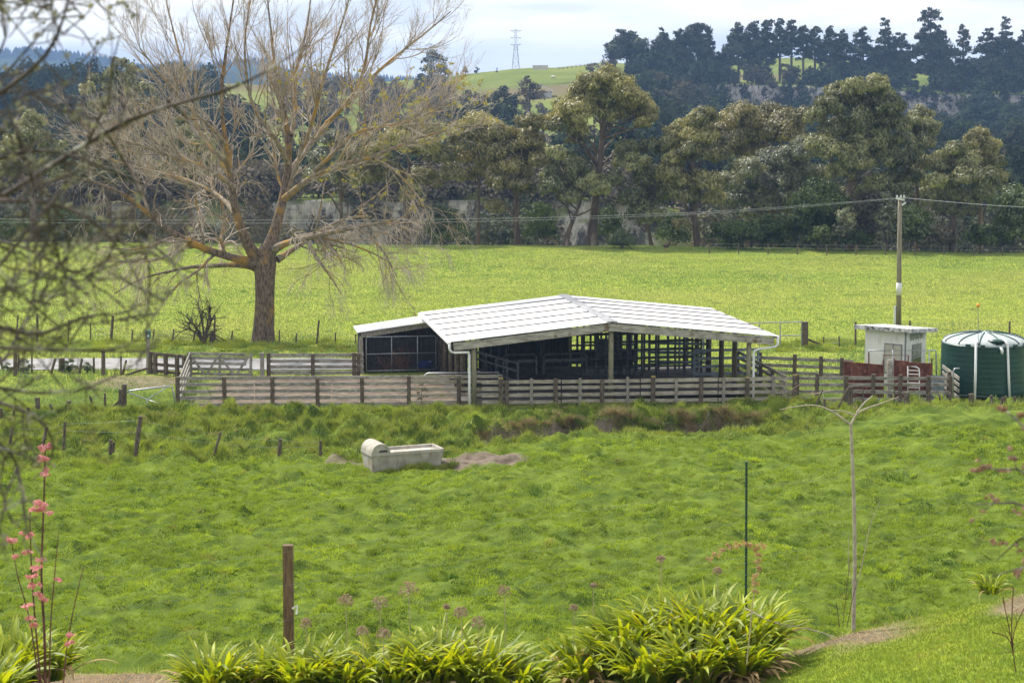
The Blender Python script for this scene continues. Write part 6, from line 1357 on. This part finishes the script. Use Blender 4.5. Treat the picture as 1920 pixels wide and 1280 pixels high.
# bare sapling
def saplings():
    Y = 22.0; b = at(1600, 1172, Y); t = thing('bare_sapling', 'slender bare sapling with a forked top standing in straw mulch', 'sapling', b)
    L = [([(1600, 1180), (1603, 1060), (1602, 960), (1599, 880), (1597, 830), (1595, 795)], .023, .016), ([(1595, 797), (1575, 780), (1550, 765), (1525, 758), (1490, 762), (1462, 768)], .013, .004), ([(1595, 797), (1605, 775), (1625, 765), (1650, 757), (1685, 744)], .014, .005), ([(1606, 774), (1620, 755), (1636, 742)], .011, .005), ([(1602, 778), (1585, 771), (1555, 768)], .010, .004), ([(1606, 1100), (1618, 1050), (1632, 980), (1650, 940)], .006, .002), ([(1604, 1120), (1590, 1060), (1592, 1000)], .005, .002)]
    cs, rs = [], []
    for p, r0, r1 in L: a, c = resample([at(x, y, Y + .02 * i) for i, (x, y) in enumerate(p)], np.linspace(r0, r1, len(p)), 16); cs.append(a); rs.append(c)
    cs = np.stack(cs); rs = np.stack(rs); v, q = tubes(cs[:1], rs[:1], 8); mk('trunk', v, [q], M['sapling'], t, smooth=True)
    g1, h1 = grow(cs[5:], rs[5:], 7, .22, 35, k=4, t0=.3, rmin=.0016, up=.1)
    v, q = join([tubes(cs[1:], rs[1:], 6), tubes(g1, h1, 3)]); mk('branches', v, [q], M['sapling'], t, smooth=True)
    Y = 21.0; b = at(1575, 1180, Y); t = thing('stem_shrub', 'few thin dark stems beside the foot of the bare sapling', 'plant', b)
    cs = []
    for x, y0, y1, dx in ((1580, 1165, 1050, 14), (1574, 1165, 1130, -6), (1588, 1165, 1100, 16)): cs.append(resample([at(x, y0 + 10, Y), at(x + dx * .5, (y0 + y1) / 2, Y), at(x + dx, y1, Y)], [1] * 3, 8)[0])
    v, q = tubes(np.array(cs), np.full((3, 8), .004), 4); mk('stems', v, [q], M['redstem'], t)
    Y = 21.2; b = at(1500, 1240, Y); c = resample([at(1398, 1140, Y + .3), at(1450, 1168, Y), at(1530, 1180, Y), at(1568, 1195, Y - .2)], [1] * 4, 12)[0]
    c2, r2 = grow(c[None], np.full((1, 12), .007), 8, .25, 35, k=4, t0=.3, rmin=.002); v, q = join([tubes(c[None], np.linspace(.008, .003, 12)[None], 5), tubes(c2, r2, 3)])
    tag(mk('fallen_branch', v, [q], M['sapling'], loc=b), 'thin grey fallen branch sticking out of the right end of the big strap-leaved group', 'branch')
    Y = 16.5; b = at(1905, 1260, Y); c0 = np.stack([resample([b, at(1895, 1190, Y), at(x, y, Y)], [1] * 3, 8)[0] for x, y in ((1880, 1120), (1900, 1100), (1860, 1185), (1925, 1130))]); c1, r1 = grow(c0, np.full((4, 8), .004), 6, .2, 45, k=4, rmin=.0015)
    v, q = join([tubes(c0, np.full((4, 8), .0045), 4), tubes(c1, r1, 3)]); tag(mk('twiggy_shrub', v, [q], M['redstem'], loc=b), 'small leafless twiggy shrub on the lawn at the bottom right', 'shrub')
saplings()
# leafless bush and stump on the field fence line
b = atz(381, 645, 0); t = thing('leafless_bush', 'leafless bush with a broken dark stump on the field fence line', 'bush', b); Yb = b[1]
c0 = np.stack([resample([b, at(a, 622, Yb), at(x, y, Yb)], [1] * 3, 10)[0] for a, x, y in ((383, 370, 566), (388, 402, 590), (392, 425, 640), (370, 335, 612), (375, 350, 595), (386, 396, 575))])
c1, r1 = grow(c0, np.full((6, 10), .04), 12, 1.0, 45, k=5, t0=.2, rmin=.010); c2, r2 = grow(c1, r1, 5, .5, 40, k=4, rmin=.006)
v, q = join([tubes(c0, np.repeat(np.linspace(.075, .02, 10)[None], 6, 0), 6), tubes(c1, r1, 4), tubes(c2, r2, 3)]); mk('branches', v, [q], M['darkbark'], t)
MB().tube([at(397, 646, Yb), at(397.5, 620, Yb)], [.13, .11], 8).build('stump', M['post'], t)
# scraggly dead shrub by the right shed post, and green shrubs by the lane
b = P(12.6, -.5, -.4); c0 = np.stack([resample([b, b + [a, -.1, h * .7], b + [a * 2.2, -.2, h]], [1] * 3, 8)[0] for a, h in ((-.3, 1.0), (.2, .9), (.6, .7), (.4, 1.1), (-.1, .7), (.9, .8), (1.1, .5))]); c1, r1 = grow(c0, np.full((7, 8), .012), 9, .5, 45, k=5, t0=.1, rmin=.006, up=-.1)
v, q = join([tubes(c0, np.full((7, 8), .013), 4), tubes(c1, r1, 3)]); tag(mk('dead_shrub', v, [q], M['strawtwig'], loc=b), 'tangled pale dead shrub at the foot of the right shed post', 'shrub')
for i, (x, r, lb) in enumerate(((15, 10, 'yellow-green bush beside the lane at the left edge'), (45, 16, 'larger glossy yellow-green bush on the lane verge'), (130, 15, 'dark green rounded bush by the thick lane fence post'), (164, 11, 'yellowish bush right of the dark one on the lane verge'))):
    Yl = 83.6; b = at(x, 705, Yl); b[2] = 0; t = thing('verge_bush', lb, 'bush', b, 'bushes along the lane verge'); sc = Yl / F
    v, q, tt = leafcloud([(*at(x + dx * r, 690 + dy * r, Yl), r * .75 * sc) for dx, dy in ((-.6, 0), (.6, .1), (0, -.6), (0, .3))], 2600, .10, .4, .3); mk('leaves', v, [q], M['bush'] if i == 2 else M['brightbush'], t, tint=tt)
    MB().tube([b - [0, 0, .1], b + [0, 0, .3]], .03, 6).build('stem', M['darkbark'], t)
b = at(790, 752, 74.3); t = thing('weed_shrub', 'small weedy shrub growing through the sagging fence', 'shrub', b)
v, q, tt = leafcloud([(*at(790 + dx, 738 + dy, 74.3), .12) for dx, dy in ((-6, 0), (5, -6), (0, -16), (8, 6), (-4, 10))], 5000, .06, .4, .3); mk('leaves', v, [q], M['scrub'], t, tint=tt); MB().tube([b - [0, 0, .1], at(791, 725, 74.3)], .012, 5).build('stem', M['darkbark'], t)

# ------------------------------------------------------------------ grass
def blades(X, Y, h, wd, lean_, tint, dz=0.0):
    n = len(X); Z = gz(X, Y) - .01 + dz; a = rng.random(n) * 2 * np.pi; l = a + np.pi / 2 + rng.normal(size=n) * .9
    p = np.stack([X, Y, Z], 1); s = np.stack([np.cos(a), np.sin(a), 0 * a], 1) * (wd / 2)[:, None]
    d = np.stack([np.cos(l) * lean_ * h, np.sin(l) * lean_ * h, h], 1)
    V = np.stack([p - s, p + s, p + d], 1).reshape(-1, 3); return V, np.arange(3 * n).reshape(-1, 3), np.repeat(tint, 3)
def fan(n, y0, y1, u0=-160, u1=2080):
    Y = np.sqrt(rng.random(n) * (y1 ** 2 - y0 ** 2) + y0 ** 2); u = rng.uniform(u0, u1, n); return (u - 960) / F * Y * 1.015, Y
def stuff(name, label, parts, mat):
    v = np.concatenate([p[0] for p in parts]); off = np.cumsum([0] + [len(p[0]) for p in parts[:-1]]); f = np.concatenate([p[1] + o_ for p, o_ in zip(parts, off)]); tt = np.concatenate([p[2] for p in parts])
    return tag(mk(name, v, [f], mat, tint=tt, loc=(0, float(v[:, 1].mean()), 0)), label, 'grass', kind='stuff')
def tufts(X, Y, n, r, h, wd, lean_=.5):
    k = len(X); i = np.repeat(np.arange(k), n); a = rng.random(k * n) * 2 * np.pi; q = np.sqrt(rng.random(k * n)) * np.asarray(r)[i]
    x = X[i] + np.cos(a) * q; y = Y[i] + np.sin(a) * q; nn = len(x); Z = gz(x, y) - .01; hh = np.asarray(h)[i] * rng.uniform(.6, 1.15, nn) * (1.15 - .6 * q / np.asarray(r)[i])
    p = np.stack([x, y, Z], 1); b = rng.random(nn) * 6.283; s = np.stack([np.cos(b), np.sin(b), 0 * b], 1) * wd / 2
    o_ = np.stack([np.cos(a), np.sin(a), 0 * a], 1) * (lean_ * hh * (q / np.asarray(r)[i] + .2))[:, None]; d = o_ + np.stack([rng.normal(size=nn) * .15 * hh, rng.normal(size=nn) * .15 * hh, hh], 1)
    return np.stack([p - s, p + s, p + d], 1).reshape(-1, 3), np.arange(3 * nn).reshape(-1, 3), np.repeat(np.clip(rng.random(k)[i] * .55 + rng.random(nn) * .25 + .9 * (fbm(X * 1.3, Y * 1.3, 63, 3)[i] - .38), 0, 1), 3)
# paddock
X, Y = fan(130000, 33, 66); ok = (Y < lipY(X) + .6) & (rng.random(len(X)) > dirt(X, Y) * 1.1); X, Y = X[ok], Y[ok]
nb_ = fbm(X * .9, Y * .9, 81, 3); h = (.035 + .06 * ss(.42, .75, nb_)) * rng.uniform(.6, 1.4, len(X)); tt = np.clip(.45 * rng.random(len(X)) + .9 * (fbm(X * 1.1, Y * .9, 91, 3) - .22), 0, 1)
pp = [blades(X, Y, h, .016 + .010 * rng.random(len(X)), rng.uniform(.1, 1.1, len(X)), tt)]
X, Y = fan(17000, 36, 65.5); ok = (Y < lipY(X) + .4) & (dirt(X, Y) < .25) & (rng.random(len(X)) < .35 + .8 * ss(.35, .65, fbm(X * .45, Y * .4, 56, 2))); X, Y = X[ok], Y[ok]
pp.append(tufts(X, Y, 34, rng.uniform(.07, .26, len(X)), rng.uniform(.05, .13, len(X)), .032, .7))
X, Y = fan(700, 36, 64.5); ok = (dirt(X, Y) < .2) & (rng.random(len(X)) < .25 + .9 * ss(.45, .65, vn(X * .25, Y * .25, 55))); X, Y = X[ok], Y[ok]
pp.append(tufts(X, Y, 90, rng.uniform(.12, .36, len(X)), rng.uniform(.10, .20, len(X)), .026, .6))
gp = stuff('paddock_grass', 'short lush green paddock grass with scattered tufts', pp, M['grass'])
# gully, bank and yard margins
X, Y = fan(130000, 60, 78); ye = yardY(X); ok = (Y > lipY(X) - .4) & (Y < ye + .9) & (rng.random(len(X)) > dirt(X, Y) * .95); X, Y = X[ok], Y[ok]
h = (.05 + .12 * ss(.45, .7, fbm(X * 1.1, Y * 1.1, 83, 3))) * rng.uniform(.5, 1.3, len(X)); tt = np.clip(.45 * rng.random(len(X)) + 1.0 * (fbm(X * .8, Y * .8, 93, 3) - .28), 0, 1)
pp = [blades(X, Y, h, .028 + .012 * rng.random(len(X)), rng.uniform(.2, 1.2, len(X)), tt)]
X, Y = fan(9000, 61, 78); ye = yardY(X); ok = (Y > lipY(X) + .6) & (Y < ye + .5) & (rng.random(len(X)) < .2 + ss(.35, .65, vn(X * .6, Y * .6, 57))); X, Y = X[ok], Y[ok]
pp.append(tufts(X, Y, 80, rng.uniform(.10, .36, len(X)), rng.uniform(.10, .32, len(X)), .026, .8))
stuff('rank_grass', 'rank tussocky grass on the gully slopes and bank', pp, M['tgrass'])
# straw-coloured hanging tussocks on the eroded bank
X = rng.uniform(-1.2, 9.2, 150); Y = yardY(X) - 3.1 + 1.8 * (fbm(X * .55, 1.7 + 0 * X, 15, 3) - .5) + rng.uniform(.0, .7, 150); stuff('straw_tussocks', 'straw-coloured tussocks hanging over the eroded bank', [tufts(X, Y, 110, rng.uniform(.10, .34, 150), rng.uniform(.10, .42, 150), .022, 1.5)], M['hang'])
# field
X, Y = fan(560000, 75, 156); q = (X * WA[0] - L0[0] * WA[0] + (Y - L0[1]) * WA[1]); dq = (X - L0[0]) * DA[0] + (Y - L0[1]) * DA[1]
inshed = (q > .2) & (q < 12.3) & (dq > -.2) & (dq < 10.4)
ok = (Y > yardY(X) + .3) & (Y < fieldY(X) + 1.5) & ~((Y > 84.2) & (Y < 88.2) & (X < -6.6)) & (rng.random(len(X)) > dirt(X, Y)) & ~inshed; X, Y = X[ok], Y[ok]
rk_ = (1 - ss(92, 98, Y)); h = (.05 + .05 * fbm(X * .3, Y * .3, 85, 3) + .10 * rk_ * ss(.45, .7, vn(X * .7, Y * .7, 86))) * rng.uniform(.6, 1.4, len(X)); tt = np.clip(.5 * rng.random(len(X)) + .8 * (fbm(X * .3, Y * .22, 95, 4) - .25), 0, 1)
pp = [blades(X, Y, h, .034 + .022 * rng.random(len(X)), rng.uniform(.1, 1.0, len(X)), tt)]
X, Y = fan(420, 90, 150); pp.append(tufts(X, Y, 50, rng.uniform(.12, .35, len(X)), rng.uniform(.07, .15, len(X)), .04, .6))
stuff('field_grass', 'pale grazed field grass stretching to the tree line', pp, M['fgrass'])
u = np.concatenate([rng.uniform(180, 700, 150), rng.uniform(1430, 1620, 60), rng.uniform(-60, 200, 60)]); Y = rng.uniform(90.5, 94.5, len(u)); X = (u - 960) / F * Y * 1.015
stuff('verge_tussocks', 'brownish rank grass along the field fence', [tufts(X, Y, 80, rng.uniform(.15, .4, len(X)), rng.uniform(.12, .34, len(X)), .035, .8)], M['tgrass'])
# lawn, straw mulch
X, Y = fan(230000, 13.5, 22.6, 1080, 2250); ok = rng.random(len(X)) > dirt(X, Y) * 1.2; X, Y = X[ok], Y[ok]
stuff('lawn_grass', 'mown lawn sloping up to the right', [blades(X, Y, rng.uniform(.018, .05, len(X)), .007 + .005 * rng.random(len(X)), rng.uniform(.2, 1.3, len(X)), np.clip(.4 * rng.random(len(X)) + .9 * (fbm(X * 1.1, Y * .6, 97, 3) - .2), 0, 1))], M['lgrass'])
X, Y = fan(170000, 19.6, 23.6, -100, 2100); ok = rng.random(len(X)) < dirt(X, Y) * .8 - .1; X, Y = X[ok], Y[ok]
stuff('straw_mulch', 'dry straw mulch along the garden edge', [blades(X, Y, rng.uniform(.01, .04, len(X)), .006 + .006 * rng.random(len(X)), rng.uniform(1.5, 4.5, len(X)), rng.random(len(X)))], M['straw'])
X, Y = fan(60000, 22.0, 33, -100, 2100); stuff('bank_grass', 'longer grass on the bank below the garden', [blades(X, Y, rng.uniform(.05, .16, len(X)), .016 + .008 * rng.random(len(X)), rng.uniform(.2, 1.0, len(X)), rng.random(len(X)))], M['tgrass'])
# grass hiding the foot of the trough
k = 26; X = t0[0] + tA[0] * np.linspace(.1, TL + .2, k) + .14; Y = t0[1] + tA[1] * np.linspace(.1, TL + .2, k) - .16; stuff('trough_grass', 'long dark grass along the foot of the trough', [tufts(X, Y, 110, np.full(k, .16), rng.uniform(.10, .24, k), .022, .5)], M['tgrass'])

# ------------------------------------------------------------------ haze
hb_ = MB().box((0, 2150, 42.5), (13200, 4500, 105)); 
hm = bpy.data.materials.new('haze'); hm.use_nodes = True; tt_ = hm.node_tree; tt_.nodes.clear(); o = tt_.nodes.new('ShaderNodeOutputMaterial'); pv = tt_.nodes.new('ShaderNodeVolumePrincipled')
pv.inputs['Color'].default_value = (.38, .60, 1.0, 1); pv.inputs['Density'].default_value = .00023; pv.inputs['Anisotropy'].default_value = 0.0
tt_.links.new(pv.outputs[0], o.inputs['Volume'])
tag(hb_.build('haze', hm, None, (0, 2150, 42.5)), 'thin blue haze over the valley', None, kind='stuff')
